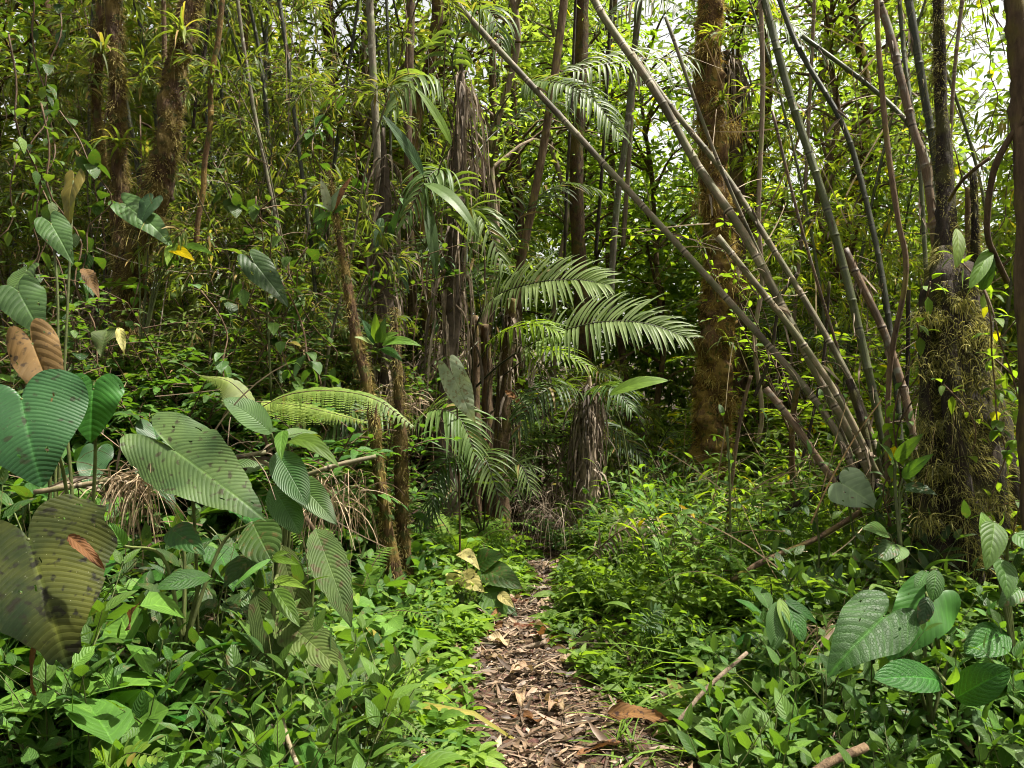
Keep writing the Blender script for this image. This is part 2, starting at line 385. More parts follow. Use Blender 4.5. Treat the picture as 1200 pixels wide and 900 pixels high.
def bark_mat(name, c1, c2, c3=None, c3amt=.5, scale=9, stretch=.25, bump=.8, rough=.9, c4=None, c4amt=.3):
    m, nt = _mat(name); out = N(nt, 'OutputMaterial'); tc = N(nt, 'TexCoord'); oi = N(nt, 'ObjectInfo')
    mp = N(nt, 'Mapping'); mp.inputs['Scale'].default_value = (1, 1, stretch); LK(nt, tc.outputs['Object'], mp.inputs[0])
    a = N(nt, 'TexNoise', i_2=float(scale * 3), i_3=5.0, i_4=.65); LK(nt, mp.outputs[0], a.inputs[0])
    b = N(nt, 'TexNoise', i_2=float(scale * .55), i_3=4.0); LK(nt, tc.outputs['Object'], b.inputs[0])
    col = ramp_(nt, a.outputs[0], [(.32, c1), (.68, c2)])
    if c3: col = mix_(nt, ramp_(nt, b.outputs[0], [(.62 - c3amt * .3, (0, 0, 0)), (.70 - c3amt * .25, (1, 1, 1))]), col, mix_(nt, a.outputs[0], tuple(x * .5 for x in c3), tuple(x * 1.5 for x in c3)))
    if c4:
        d = N(nt, 'TexNoise', i_2=float(scale * 1.3), i_3=4.0); LK(nt, tc.outputs['Object'], d.inputs[0])
        col = mix_(nt, ramp_(nt, d.outputs[0], [(.66 - c4amt * .3, (0, 0, 0)), (.72 - c4amt * .28, (1, 1, 1))]), col, c4)
    hs = N(nt, 'HueSaturation'); LK(nt, col, hs.inputs['Color']); LK(nt, math_(nt, 'ADD', math_(nt, 'MULTIPLY', oi.outputs['Random'], .5), .75), hs.inputs['Value'])
    pr = N(nt, 'BsdfPrincipled'); LK(nt, hs.outputs[0], pr.inputs['Base Color']); pr.inputs['Roughness'].default_value = rough; pr.inputs['Specular IOR Level'].default_value = .25
    bp = N(nt, 'Bump'); bp.inputs['Strength'].default_value = bump; bp.inputs['Distance'].default_value = .02; LK(nt, a.outputs[0], bp.inputs['Height']); LK(nt, bp.outputs[0], pr.inputs['Normal'])
    LK(nt, pr.outputs[0], out.inputs[0]); return m

def bamboo_mat(name, c1, c2, nodec, sp, palec, rough=.45, lich=.3, lichc=(.20, .20, .15), darkbase=0.0):
    m, nt = _mat(name); out = N(nt, 'OutputMaterial'); tc = N(nt, 'TexCoord')
    at = N(nt, 'Attribute', attribute_name='lc'); sep = N(nt, 'SeparateXYZ'); LK(nt, at.outputs['Vector'], sep.inputs[0])
    fr = math_(nt, 'FRACT', math_(nt, 'ADD', math_(nt, 'DIVIDE', math_(nt, 'SUBTRACT', sep.outputs[0], .4 * sp), sp), .5))
    ds = math_(nt, 'ABSOLUTE', math_(nt, 'SUBTRACT', fr, .5))
    cmb = N(nt, 'CombineXYZ'); LK(nt, math_(nt, 'MULTIPLY', sep.outputs[0], 1.2), cmb.inputs[0]); LK(nt, math_(nt, 'MULTIPLY', sep.outputs[1], 14.0), cmb.inputs[1]); LK(nt, math_(nt, 'MULTIPLY', sep.outputs[2], 50.0), cmb.inputs[2])
    a = N(nt, 'TexNoise', i_2=3.0, i_3=5.0, i_4=.6); LK(nt, cmb.outputs[0], a.inputs[0])
    col = ramp_(nt, a.outputs[0], [(.3, c1), (.7, c2)])
    b = N(nt, 'TexNoise', i_2=13.0, i_3=5.0); LK(nt, tc.outputs['Object'], b.inputs[0])
    col = mix_(nt, ramp_(nt, b.outputs[0], [(.60 - lich * .25, (0, 0, 0)), (.72 - lich * .25, (.85, .85, .85))]), col, lichc)
    d = N(nt, 'TexNoise', i_2=4.0, i_3=4.0); LK(nt, tc.outputs['Object'], d.inputs[0])
    col = mix_(nt, ramp_(nt, d.outputs[0], [(.5, (0, 0, 0)), (.65, (.8, .8, .8))]), col, tuple(x * .42 for x in c1))
    col = mix_(nt, math_(nt, 'LESS_THAN', ds, .045), col, palec)
    col = mix_(nt, math_(nt, 'LESS_THAN', ds, .014), col, nodec)
    pr = N(nt, 'BsdfPrincipled'); LK(nt, col, pr.inputs['Base Color']); pr.inputs['Roughness'].default_value = rough; pr.inputs['Specular IOR Level'].default_value = .35
    bp = N(nt, 'Bump'); bp.inputs['Strength'].default_value = .35; bp.inputs['Distance'].default_value = .006; LK(nt, a.outputs[0], bp.inputs['Height']); LK(nt, bp.outputs[0], pr.inputs['Normal'])
    LK(nt, pr.outputs[0], out.inputs[0]); return m

def soil_mat(name, stops, scale, bump=.9):
    m, nt = _mat(name); out = N(nt, 'OutputMaterial'); tc = N(nt, 'TexCoord')
    a = N(nt, 'TexNoise', i_2=float(scale), i_3=8.0, i_4=.7); LK(nt, tc.outputs['Object'], a.inputs[0])
    v = N(nt, 'TexVoronoi', i_2=float(scale * 2.2)); LK(nt, tc.outputs['Object'], v.inputs[0])
    col = ramp_(nt, a.outputs[0], stops); col = mix_(nt, .35, col, mix_(nt, 1.0, col, v.outputs['Color'], 'MULTIPLY'))
    pr = N(nt, 'BsdfPrincipled'); LK(nt, col, pr.inputs['Base Color']); pr.inputs['Roughness'].default_value = .9; pr.inputs['Specular IOR Level'].default_value = .2
    bp = N(nt, 'Bump'); bp.inputs['Strength'].default_value = bump; bp.inputs['Distance'].default_value = .03; LK(nt, math_(nt, 'ADD', a.outputs[0], math_(nt, 'MULTIPLY', v.outputs[0], .5)), bp.inputs['Height']); LK(nt, bp.outputs[0], pr.inputs['Normal'])
    LK(nt, pr.outputs[0], out.inputs[0]); return m

def chip_mat(name, stops, tw=.15, rough=.7):
    m, nt = _mat(name); out = N(nt, 'OutputMaterial'); tc = N(nt, 'TexCoord')
    at = N(nt, 'Attribute', attribute_name='lc'); sep = N(nt, 'SeparateXYZ'); LK(nt, at.outputs['Vector'], sep.inputs[0])
    a = N(nt, 'TexNoise', i_2=30.0, i_3=4.0); LK(nt, tc.outputs['Object'], a.inputs[0])
    col = ramp_(nt, sep.outputs[2], stops); col = mix_(nt, .6, col, mix_(nt, 1.0, col, ramp_(nt, a.outputs[0], [(.3, (.4, .4, .4)), (.7, (1.5, 1.5, 1.5))]), 'MULTIPLY'))
    oi = N(nt, 'ObjectInfo'); hs = N(nt, 'HueSaturation'); LK(nt, col, hs.inputs['Color']); LK(nt, math_(nt, 'ADD', math_(nt, 'MULTIPLY', oi.outputs['Random'], .6), .7), hs.inputs['Value'])
    pr = N(nt, 'BsdfPrincipled'); LK(nt, hs.outputs[0], pr.inputs['Base Color']); pr.inputs['Roughness'].default_value = rough
    tl = N(nt, 'BsdfTranslucent'); LK(nt, hs.outputs[0], tl.inputs[0]); mx = N(nt, 'MixShader', i_0=tw); LK(nt, pr.outputs[0], mx.inputs[1]); LK(nt, tl.outputs[0], mx.inputs[2]); LK(nt, mx.outputs[0], out.inputs[0])
    return m

M = {}
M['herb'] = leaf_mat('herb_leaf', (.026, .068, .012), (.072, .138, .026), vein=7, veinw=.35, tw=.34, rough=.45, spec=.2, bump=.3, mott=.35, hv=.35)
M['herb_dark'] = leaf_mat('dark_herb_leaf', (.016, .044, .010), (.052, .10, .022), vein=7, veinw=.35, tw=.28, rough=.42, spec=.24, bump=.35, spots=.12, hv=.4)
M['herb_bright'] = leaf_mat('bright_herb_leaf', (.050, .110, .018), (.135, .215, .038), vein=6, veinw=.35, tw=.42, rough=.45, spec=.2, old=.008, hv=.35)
M['shrub_dim'] = leaf_mat('shade_toned_shrub_leaf', (.022, .050, .011), (.082, .13, .026), vein=6, tw=.36, rough=.42, spec=.2, old=.03, hv=.4)  # shaded copy of the shrub leaf: dimness put into a darker colour
M['shrub_lit'] = leaf_mat('sun_toned_shrub_leaf', (.042, .095, .013), (.16, .235, .032), vein=6, tw=.5, rough=.42, spec=.2, old=.05, oldc=(.5, .36, .02), hv=.4)  # sunlit copy of the shrub leaf: sunshine put into a brighter, yellower colour
M['bamboo_dim'] = leaf_mat('shade_toned_bamboo_leaf', (.036, .060, .015), (.12, .155, .038), tw=.42, rough=.5, spec=.18, old=.13, oldc=(.24, .17, .07), hv=.4)  # bamboo leaf for the dim side, its shade worked into the colour
M['bamboo_lit'] = leaf_mat('sun_toned_bamboo_leaf', (.065, .11, .014), (.215, .27, .04), tw=.48, rough=.5, spec=.18, old=.10, oldc=(.40, .28, .06), hv=.35)  # bamboo leaf for the sunny side, backlight worked into the yellow-green colour
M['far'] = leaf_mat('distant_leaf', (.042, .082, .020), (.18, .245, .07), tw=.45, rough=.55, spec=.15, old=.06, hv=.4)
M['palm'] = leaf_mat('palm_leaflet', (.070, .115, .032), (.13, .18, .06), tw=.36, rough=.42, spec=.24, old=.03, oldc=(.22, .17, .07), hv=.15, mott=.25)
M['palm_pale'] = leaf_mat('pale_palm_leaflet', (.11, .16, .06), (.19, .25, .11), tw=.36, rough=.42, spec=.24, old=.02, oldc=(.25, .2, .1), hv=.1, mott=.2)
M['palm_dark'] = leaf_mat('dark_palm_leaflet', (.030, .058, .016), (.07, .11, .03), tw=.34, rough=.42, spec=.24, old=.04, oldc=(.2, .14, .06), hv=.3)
M['palm_lit'] = leaf_mat('yellow_green_palm_leaflet', (.12, .20, .02), (.2, .3, .03), tw=.5, rough=.4, spec=.2)  # lit version of the palm leaflet, brightness painted in as yellow-green
M['fern'] = leaf_mat('fern_leaf', (.055, .115, .016), (.12, .19, .035), tw=.42, rough=.5, spec=.18, hv=.3)
M['fern_pale'] = leaf_mat('pale_fern_leaf', (.11, .16, .03), (.19, .24, .06), tw=.42, rough=.5, spec=.3)
M['aroid'] = leaf_mat('aroid_leaf', (.017, .050, .016), (.024, .062, .020), vein=26, veinw=.34, veinc=1.8, tw=.2, rough=.38, spec=.3, bump=.22, spots=.02, spotc=(.02, .03, .01), old=0, hv=.1, mott=.8, mscale=6.0, mlo=(.5, .6, .6), mhi=(1.5, 1.4, 1.3))
M['aroid_green'] = leaf_mat('bright_aroid_leaf', (.035, .105, .016), (.045, .125, .02), vein=12, veinw=.35, veinc=1.6, tw=.3, rough=.42, spec=.3, bump=.15, old=0, hv=.1, mott=.4)
M['aroid_spot'] = leaf_mat('blemished_aroid_leaf', (.019, .029, .009), (.026, .036, .012), vein=26, veinw=.34, veinc=1.9, tw=.10, rough=.5, spec=.08, bump=.22, spots=.20, spotc=(.010, .010, .005), old=0, hv=.05, mott=1.0, mscale=7.0, mlo=(.30, .42, .45), mhi=(1.9, 1.6, 1.0))
M['aroid_grey'] = leaf_mat('greyish_aroid_leaf', (.046, .078, .027), (.058, .094, .033), vein=26, veinw=.34, veinc=1.7, tw=.2, rough=.45, spec=.24, bump=.22, spots=.05, spotc=(.03, .03, .012), old=0, hv=.08, mott=.8, mscale=7.0, mlo=(.55, .62, .6), mhi=(1.6, 1.45, 1.2))
M['aroid_net'] = leaf_mat('netted_leaf', (.012, .046, .007), (.024, .066, .010), vein=9, veinw=.35, veinc=2.2, tw=.2, rough=.45, spec=.18, bump=.35, netw=90, old=0, hv=.2, mott=.4)
M['blue'] = leaf_mat('bluish_leaf', (.022, .054, .014), (.04, .078, .02), vein=10, tw=.2, rough=.45, spec=.28, old=0, bump=.25, mott=.4)
M['calathea'] = leaf_mat('ribbed_leaf', (.035, .085, .020), (.07, .13, .035), vein=19, veinw=.26, veinc=1.3, tw=.3, rough=.42, spec=.38, bump=.4, old=0, hv=.2, mott=.4)
M['olive'] = leaf_mat('olive_ribbed_leaf', (.04, .065, .018), (.07, .10, .028), vein=20, veinw=.26, veinc=1.3, tw=.25, rough=.55, spec=.2, bump=.3, spots=.14, spotc=(.06, .05, .02), old=0, hv=.2, mott=.5)
M['pale'] = leaf_mat('pale_leaf', (.26, .30, .20), (.36, .39, .28), tr=(.3, .34, .18), vein=9, veinc=.85, tw=.2, rough=.55, spec=.3, spots=.25, spotc=(.16, .14, .07), old=0, hv=.05, mott=.5)
M['paleback'] = leaf_mat('silver_leaf', (.15, .21, .12), (.20, .27, .16), tr=(.2, .28, .16), vein=7, veinc=1.4, tw=.25, rough=.45, spec=.35, old=0, hv=.05, mott=.5)
M['yellow'] = leaf_mat('yellowed_leaf', (.34, .33, .10), (.44, .40, .17), tr=(.45, .42, .10), vein=7, veinc=1.2, tw=.35, rough=.55, spec=.3, spots=.16, old=0, hv=.1, mott=.5)
M['deadleaf'] = leaf_mat('dead_leaf', (.085, .050, .018), (.15, .092, .038), tr=(.2, .11, .03), vein=10, veinc=1.2, tw=.25, rough=.7, spec=.25, spots=.2, spotc=(.04, .025, .012), old=0, hv=.25, back=(.16, .10, .05), mott=.5)
M['redleaf'] = leaf_mat('reddish_dead_leaf', (.11, .048, .022), (.18, .088, .045), tr=(.22, .09, .035), vein=8, tw=.2, rough=.75, spec=.2, spots=.15, spotc=(.03, .015, .01), old=0, hv=.2, back=(.16, .09, .055), mott=.5)
M['moss'] = chip_mat('moss_hair', [(0, (.035, .024, .010)), (.4, (.13, .088, .02)), (.75, (.20, .165, .035)), (1, (.36, .31, .09))], tw=.3, rough=.9)
M['moss_orange'] = chip_mat('orange_moss_hair', [(0, (.07, .04, .012)), (.45, (.25, .15, .03)), (.75, (.29, .22, .045)), (1, (.46, .38, .11))], tw=.3, rough=.9)
M['moss_green'] = chip_mat('green_moss_hair', [(0, (.035, .034, .010)), (.4, (.14, .14, .026)), (.8, (.29, .26, .05)), (1, (.46, .42, .13))], tw=.3, rough=.9)
M['fibre'] = chip_mat('dead_palm_fibre', [(0, (.06, .042, .026)), (.5, (.19, .14, .09)), (1, (.36, .29, .21))], tw=.2, rough=.8)
M['straw'] = chip_mat('straw', [(0, (.12, .075, .035)), (.5, (.24, .17, .09)), (1, (.38, .30, .18))], tw=.2, rough=.7)
M['litter'] = chip_mat('litter_chip', [(0, (.035, .021, .012)), (.4, (.11, .07, .042)), (.72, (.21, .14, .085)), (.94, (.27, .185, .11)), (1, (.40, .32, .22))], tw=.12, rough=.6)
M['bark_moss'] = bark_mat('mossy_bark', (.028, .016, .008), (.09, .05, .02), (.10, .07, .015), .55, 10, .35, 1.0, c4=(.05, .055, .012), c4amt=.35)
M['bark_orange'] = bark_mat('orange_mossy_bark', (.045, .026, .012), (.16, .09, .035), (.20, .13, .03), .55, 12, .4, 1.0, c4=(.07, .07, .015), c4amt=.3)
M['bark_dark'] = bark_mat('dark_bark', (.008, .006, .004), (.036, .025, .016), (.045, .042, .012), .35, 11, .2, 1.0)  # near-black brown bark with olive patches
M['bark_grey'] = bark_mat('lichen_grey_bark', (.06, .05, .035), (.16, .14, .10), (.12, .13, .07), .4, 10, .2, .7, c4=(.26, .25, .20), c4amt=.25)
M['bark_brown'] = bark_mat('brown_bark', (.045, .028, .016), (.15, .10, .055), (.13, .10, .03), .3, 10, .18, .9)
M['bark_tan'] = bark_mat('tan_bark', (.10, .07, .045), (.26, .20, .14), (.15, .15, .06), .25, 10, .12, .7)
M['stem_green'] = bark_mat('green_stem', (.045, .055, .015), (.10, .12, .035), None, 0, 20, .3, .2, .5)
M['stem_dark'] = bark_mat('dark_stem', (.012, .014, .008), (.035, .035, .02), None, 0, 20, .3, .4, .6)
M['stem_brown'] = bark_mat('brown_stem', (.05, .03, .015), (.12, .075, .04), None, 0, 20, .3, .4, .7)
M['rachis'] = bark_mat('palm_rachis', (.02, .02, .012), (.06, .06, .03), None, 0, 20, .3, .2, .4)
M['cane_dead'] = bamboo_mat('dead_bamboo', (.10, .075, .038), (.24, .19, .11), (.06, .045, .025), .36, (.25, .21, .14), .65, .75, (.10,.10,.04))
M['cane_grey'] = bamboo_mat('weathered_bamboo', (.085, .065, .04), (.20, .16, .10), (.055, .04, .025), .42, (.20, .165, .11), .7, .7, (.10, .10, .045))
M['cane_brown'] = bamboo_mat('brown_bamboo', (.07, .042, .022), (.17, .11, .06), (.04, .025, .015), .40, (.16, .12, .08), .55, .25)
M['cane_green'] = bamboo_mat('green_bamboo', (.030, .040, .010), (.075, .085, .022), (.02, .02, .01), .40, (.085, .09, .04), .5, .35, (.075, .08, .04))
M['cane_black'] = bamboo_mat('dark_bamboo', (.014, .017, .006), (.038, .042, .014), (.012, .012, .008), .38, (.045, .048, .02), .5, .25, (.05, .055, .03))
M['ground'] = soil_mat('forest_soil', [(.3, (.014, .010, .006)), (.55, (.045, .030, .017)), (.75, (.09, .065, .035))], 9)
M['path'] = soil_mat('trodden_soil', [(.28, (.028, .017, .010)), (.48, (.075, .046, .027)), (.64, (.13, .085, .052)), (.8, (.21, .15, .095))], 22)
# ------------------------------------------------------------------ plant builders (each returns a thing with its parts)
def lab(o, t):
    o['label'] = t; return o

def mk_bamboo(seed, H, r, lean, leaf, cane, nbr=26, lL=.15, lW=.02, t0=.25, blen=(.45, 1.1), nl=13, sub=3, node=.32):
    rg = np.random.default_rng(seed); rt = root('leafy_bamboo', (0, 0, 0), 'slender leafy bamboo', 'bamboo')
    g = Geo(); gf = Geo()
    az = rg.random() * 6.28; dx = np.array([math.cos(az), math.sin(az), 0])
    pts = [dx * lean * H * s ** 2.2 + np.array([0, 0, H * (s - .12 * lean * s ** 4)]) + np.r_[rg.normal(0, .04, 2), 0] * s for s in np.linspace(0, 1, 7)]
    c, rr = tube(g, pts, [r, r * .9, r * .7, r * .3], seg=7, n=30, node=node, rng=rg)
    g.build('culm', M[cane], rt)
    n = len(c)
    for b in range(nbr):
        t = t0 + (1 - t0) * rg.random() ** .9; p = c[min(n - 1, int(t * (n - 1)))]
        a = rg.random() * 6.28; d = np.array([math.cos(a), math.sin(a), rg.uniform(.1, .9)])
        L = rg.uniform(*blen) * (1 - .4 * t)
        cc = shoot(gf, gf, p, d, L, nl, lL, lW, 'lance', grav=1.0, lg=1.1, arr='fan', K=3, nv=2, fold=0, r=.004, spread=.8, t0=.3, roll=.6, smi=1, rng=rg)
        for s in range(sub):
            q = cc[rg.integers(2, 8)]; a2 = a + rg.normal(0, .9); d2 = np.array([math.cos(a2), math.sin(a2), rg.uniform(-.5, .6)])
            shoot(gf, gf, q, d2, L * rg.uniform(.3, .6), nl, lL, lW, 'lance', grav=1.2, lg=1.2, arr='fan', K=3, nv=2, fold=0, r=.0025, spread=.8, t0=.35, roll=.7, smi=1, rng=rg)
    gf.build('foliage', [M[leaf], M['stem_brown']], rt)
    return Proto(rt)

def mk_shrub(seed, H, ns, spread, leaf, lL, lW, prof='ovate', nsub=6, nl=9, lg=.7, stem='stem_brown', r=.009, arr='alt', name='broad_leaved_shrub', cat='shrub', K=4, sublen=.4):
    rg = np.random.default_rng(seed); rt = root(name, (0, 0, 0), 'leafy shrub', cat)
    g = Geo(); gf = Geo()
    for s in range(ns):
        a = s * 2.4 + rg.normal(0, .4); d = np.array([math.cos(a) * spread, math.sin(a) * spread, 1.0])
        h = H * rg.uniform(.65, 1.05)
        c = shoot(g, gf, np.array([math.cos(a), math.sin(a), 0]) * .04, d, h, nl, lL, lW, prof, grav=.35, lg=lg, arr=arr, K=K, t0=.45, r=r, rng=rg, lmi=0)
        for k in range(nsub):
            q = c[rg.integers(2, 8)]; a2 = rg.random() * 6.28; d2 = np.array([math.cos(a2), math.sin(a2), rg.uniform(.1, .9)])
            shoot(g, gf, q, d2, h * sublen * rg.uniform(.5, 1.1), nl, lL, lW, prof, grav=.6, lg=lg, arr=arr, K=K, t0=.2, r=r * .5, rng=rg)
    g.build('stem', M[stem], rt); gf.build('foliage', M[leaf], rt)
    return Proto(rt)

def mk_herb(seed, H, ns, leaf, lL, lW, pairs=5, prof='ovate', spread=.35, stem='stem_green', lg=.5, fold=.18, arr='opp', name='herb_plant', r=.003, side=1):
    rg = np.random.default_rng(seed); rt = root(name, (0, 0, 0), 'leafy herb', 'herb')
    g = Geo(); gf = Geo()
    for s in range(ns):
        a = rg.random() * 6.28; d = np.array([math.cos(a) * spread, math.sin(a) * spread, 1.0])
        c = shoot(g, gf, np.array([math.cos(a), math.sin(a), 0]) * .05 * rg.random(), d, H * rg.uniform(.55, 1.05), pairs * 2, lL, lW, prof, grav=.1, lg=lg, arr=arr, K=5, nv=3, fold=fold, r=r, t0=.25, spread=.9, lup=.1, rng=rg)
        for k in range(side):
            q = c[rg.integers(2, 6)]; a2 = rg.random() * 6.28
            shoot(g, gf, q, np.array([math.cos(a2) * .7, math.sin(a2) * .7, .8]), H * .4, pairs, lL * .8, lW * .8, prof, grav=.2, lg=lg, arr=arr, K=4, nv=3, fold=fold, r=r * .7, t0=.3, rng=rg)
    g.build('stem', M[stem], rt); gf.build('foliage', M[leaf], rt)
    return Proto(rt)

def crown_geo(gs, gl, top, rg, rad, zs, ncl, nl, lL, lW, prof='ovate', K=2, trunk=None, nv=2, droop=.6):
    """limbs from the trunk to leaf clumps"""
    for k in range(ncl):
        a = rg.random() * 6.28; rr = rad * (.25 + .75 * rg.random()); z = rg.uniform(*zs)
        base = trunk[np.argmin(np.abs(trunk[:, 2] - (z - .35 * rr)))] if trunk is not None else np.array([0, 0, z - .3 * rr])
        tip = np.array([base[0] + math.cos(a) * rr, base[1] + math.sin(a) * rr, z])
        mid = (base + tip) / 2 + np.array([0, 0, .15 * rr]) + rg.normal(0, .08 * rr, 3)
        cc, _ = tube(gs, [base, mid, tip], [.012 + .012 * rr, .004], seg=4, n=7, rng=rg, cap=False)
        t = rg.random(nl) ** .6; i = np.minimum((t * 6).astype(int), 5); p = cc[i] + (cc[i + 1] - cc[i]) * rg.random((nl, 1)) + rg.normal(0, .16 + .06 * rr, (nl, 3))
        D = rg.normal(0, 1, (nl, 3)) * [1, 1, .5] + np.array([math.cos(a), math.sin(a), -.2]) * .6
        s = rg.uniform(.6, 1.2, nl)
        ribbons(gl, p, D, lL * s, lW * s, K=K, nv=nv, grav=droop, prof=prof, roll=.5, fold=.15 if nv > 2 else 0, rng=rg)

def mk_tree(seed, H, r, lean, bark, leaf, lL=.13, lW=.055, ncl=34, nl=26, rad=1.5, z0=.35, moss=None, nm=0, prof='ovate', wob=.25, name='slender_tree'):
    rg = np.random.default_rng(seed); rt = root(name, (0, 0, 0), 'slender forest tree', 'tree')
    g = Geo(); gs = Geo(); gl = Geo()
    az = rg.random() * 6.28; dx = np.array([math.cos(az), math.sin(az), 0])
    pts = [dx * lean * H * s + np.array([0, 0, H * s]) + np.r_[rg.normal(0, wob, 2), 0] * math.sin(s * 3) * .6 for s in np.linspace(0, 1, 8)]
    pts[0] = np.array([0, 0, -.15])
    c, rr = tube(g, pts, [r * 1.35, r, r * .9, r * .75, r * .4], seg=10, n=46, bump=.06, flute=.10, rng=rg)
    crown_geo(g, gl, None, rg, rad, (H * z0, H * 1.05), ncl, nl, lL, lW, prof, trunk=c)
    g.build('trunk', M[bark], rt)
    if nm:
        gm = Geo(); fuzz(gm, c, rr, nm, (.02, .08), .007, 1.6, 0, .75, rng=rg); fuzz(gm, c, rr, nm // 3, (.08, .25), .006, 3, .15, .8, clump=.02, rng=rg); gm.build('moss', M[moss], rt)
    gl.build('crown', M[leaf], rt)
    return Proto(rt)

def mk_fern(seed, nf, L, leaf='fern', Lm=.13, W=.030, n=26, fine=10, arch=.9, name='fern_plant'):
    rg = np.random.default_rng(seed); rt = root(name, (0, 0, 0), 'fern', 'fern')
    for k in range(nf):
        a = k * 2.4 + rg.normal(0, .25); e = rg.uniform(.5, 1.1); l = L * rg.uniform(.75, 1.1)
        d = np.array([math.cos(a), math.sin(a), 0]); pts = [(0, 0, 0)]; ang = e + .3; p = np.zeros(3)
        for s in range(5):
            p = p + (d * math.cos(ang) + np.array([0, 0, math.sin(ang)])) * l / 5; pts.append(p); ang -= arch / 4 * (1 + .4 * s)
        g = Geo(); fern(g, pts, n=n, Lm=Lm, W=W, rng=rg, fine=fine); g.build('frond', [M[leaf], M['stem_brown']], rt)
    return Proto(rt)

def mk_palm(seed, H, nf, L, leaf='palm', Lm=.38, W=.03, skirt=14, name='understorey_palm', r=.05):
    rg = np.random.default_rng(seed); rt = root(name, (0, 0, 0), 'palm', 'palm')
    g = Geo(); c, rr = tube(g, [(0, 0, -.1), (.03, .02, H * .5), (0, .03, H)], [r * 1.2, r, r], seg=9, n=24, bump=.08, rng=rg); g.build('trunk', M['bark_brown'], rt)
    for k in range(nf):
        a = k * 2.4 + rg.normal(0, .25); el = rg.uniform(.35, 1.25); l = L * rg.uniform(.8, 1.1)
        d = np.array([math.cos(a), math.sin(a), 0]); p = np.array([0, .03, H]); pts = [p]; ang = el
        for s in range(6):
            p = p + (d * math.cos(ang) + np.array([0, 0, math.sin(ang)])) * l / 6; pts.append(p); ang -= rg.uniform(.2, .38)
        gg = Geo(); frond(gg, pts, n=26, Lm=Lm, W=W, rng=rg, grav=1.0, K=4); gg.build('frond', [M[leaf], M['rachis']], rt)
    if skirt:
        gd = Geo(); n = skirt * 12
        a = rg.random(n) * 6.28; P0 = np.stack([np.cos(a) * r, np.sin(a) * r, H * rg.uniform(.45, 1, n)], 1)
        ribbons(gd, P0, np.stack([np.cos(a), np.sin(a), np.zeros(n) - .3], 1), rg.uniform(.25, .7, n) * min(1, H), rg.uniform(.006, .02, n), K=5, nv=2, grav=4, prof='strap', roll=.8, rng=rg); gd.build('dead_leaf_skirt', M['fibre'], rt)
    return Proto(rt)

def mk_aroid(seed, n, leafL, leafW, mat, hgt, dead=0):
    rg = np.random.default_rng(seed); rt = root('heart_leaved_plant', (0, 0, 0), 'heart leaved plant', 'aroid plant')
    for k in range(n):
        a = k * 2.4 + rg.normal(0, .3); h = hgt * rg.uniform(.5, 1.1); o = rg.uniform(.12, .35) * hgt * 1.5
        A = np.array([math.cos(a) * o, math.sin(a) * o, h]); s = rg.uniform(.7, 1.1)
        d = nrm(np.array([math.cos(a), math.sin(a), rg.uniform(-1.1, -.4)]))
        g = Geo(); heart(g, A, A + d * leafL * s, leafW * s, np.array([math.cos(a) * .6, math.sin(a) * .6, 1.0]), rng=rg, mi=0)
        tube(g, [(0, 0, 0), (A[0] * .45, A[1] * .45, h * .75), A], [.006, .004], seg=5, n=9, mi=1, rng=rg)
        g.build('leaf', [M[mat], M['stem_green']], rt)
    return Proto(rt)

def mk_ribbed(seed, n, L, W, mat, hgt, prof='ellip', name='ribbed_leaf_plant', nv=9, K=20, nvein=14):
    """clump of long-stalked ribbed leaves"""
    rg = np.random.default_rng(seed); rt = root(name, (0, 0, 0), 'ribbed leaf plant', 'leafy plant')
    for k in range(n):
        a = k * 2.4 + rg.normal(0, .3); h = hgt * rg.uniform(.45, 1.1); o = hgt * rg.uniform(.1, .4)
        A = np.array([math.cos(a) * o, math.sin(a) * o, h]); s = rg.uniform(.7, 1.1)
        B = A + nrm(np.array([math.cos(a), math.sin(a), rg.uniform(-.8, .5)])) * L * s
        g = Geo(); bigleaf(g, A, B, W * s, (math.cos(a) * -.2, math.sin(a) * -.2, 1), prof, droop=.25, rng=rg, K=K, nv=nv, nvein=nvein)
        tube(g, [(0, 0, 0), (A[0] * .4, A[1] * .4, h * .7), A], [.005, .003], seg=5, n=8, mi=1, rng=rg)
        g.build('leaf', [M[mat], M['stem_green']], rt)
    return Proto(rt)
# ------------------------------------------------------------------ ground and path
def sheet(name, xs, ys, mat, dz, mask=None):
    X, Y = np.meshgrid(xs, ys); Z = ground(X, Y) + dz
    v = np.stack([X, Y, Z], -1); a = np.zeros_like(v)
    g = Geo(); g.add(v, a, gridq(len(ys), len(xs))); return struct(g.build(name, M[mat]))
xs = np.r_[np.linspace(-60, -6, 20)[:-1], np.linspace(-6, 6, 240), np.linspace(6, 60, 20)[1:]]
ys = np.r_[np.linspace(-20, 0, 10)[:-1], np.linspace(0, 10, 200), np.linspace(10, 70, 30)[1:]]
sheet('ground', xs, ys, 'ground', 0)
yy = np.linspace(1.2, 9.5, 260); tt = np.linspace(-1, 1, 40)
Yp = yy[:, None] * np.ones(40)[None]; Xp = path_c(yy)[:, None] + (path_w(yy)[:, None] * 1.25 + .05 * np.sin(yy * 5)[:, None]) * tt[None]
Zp = ground(Xp, Yp) + .014 * (1 - tt[None] ** 4) + RG.normal(0, .004, Xp.shape)
gp = Geo(); gp.add(np.stack([Xp, Yp, Zp], -1), np.zeros(Xp.shape + (3,)), gridq(260, 40)); struct(gp.build('path', M['path']))

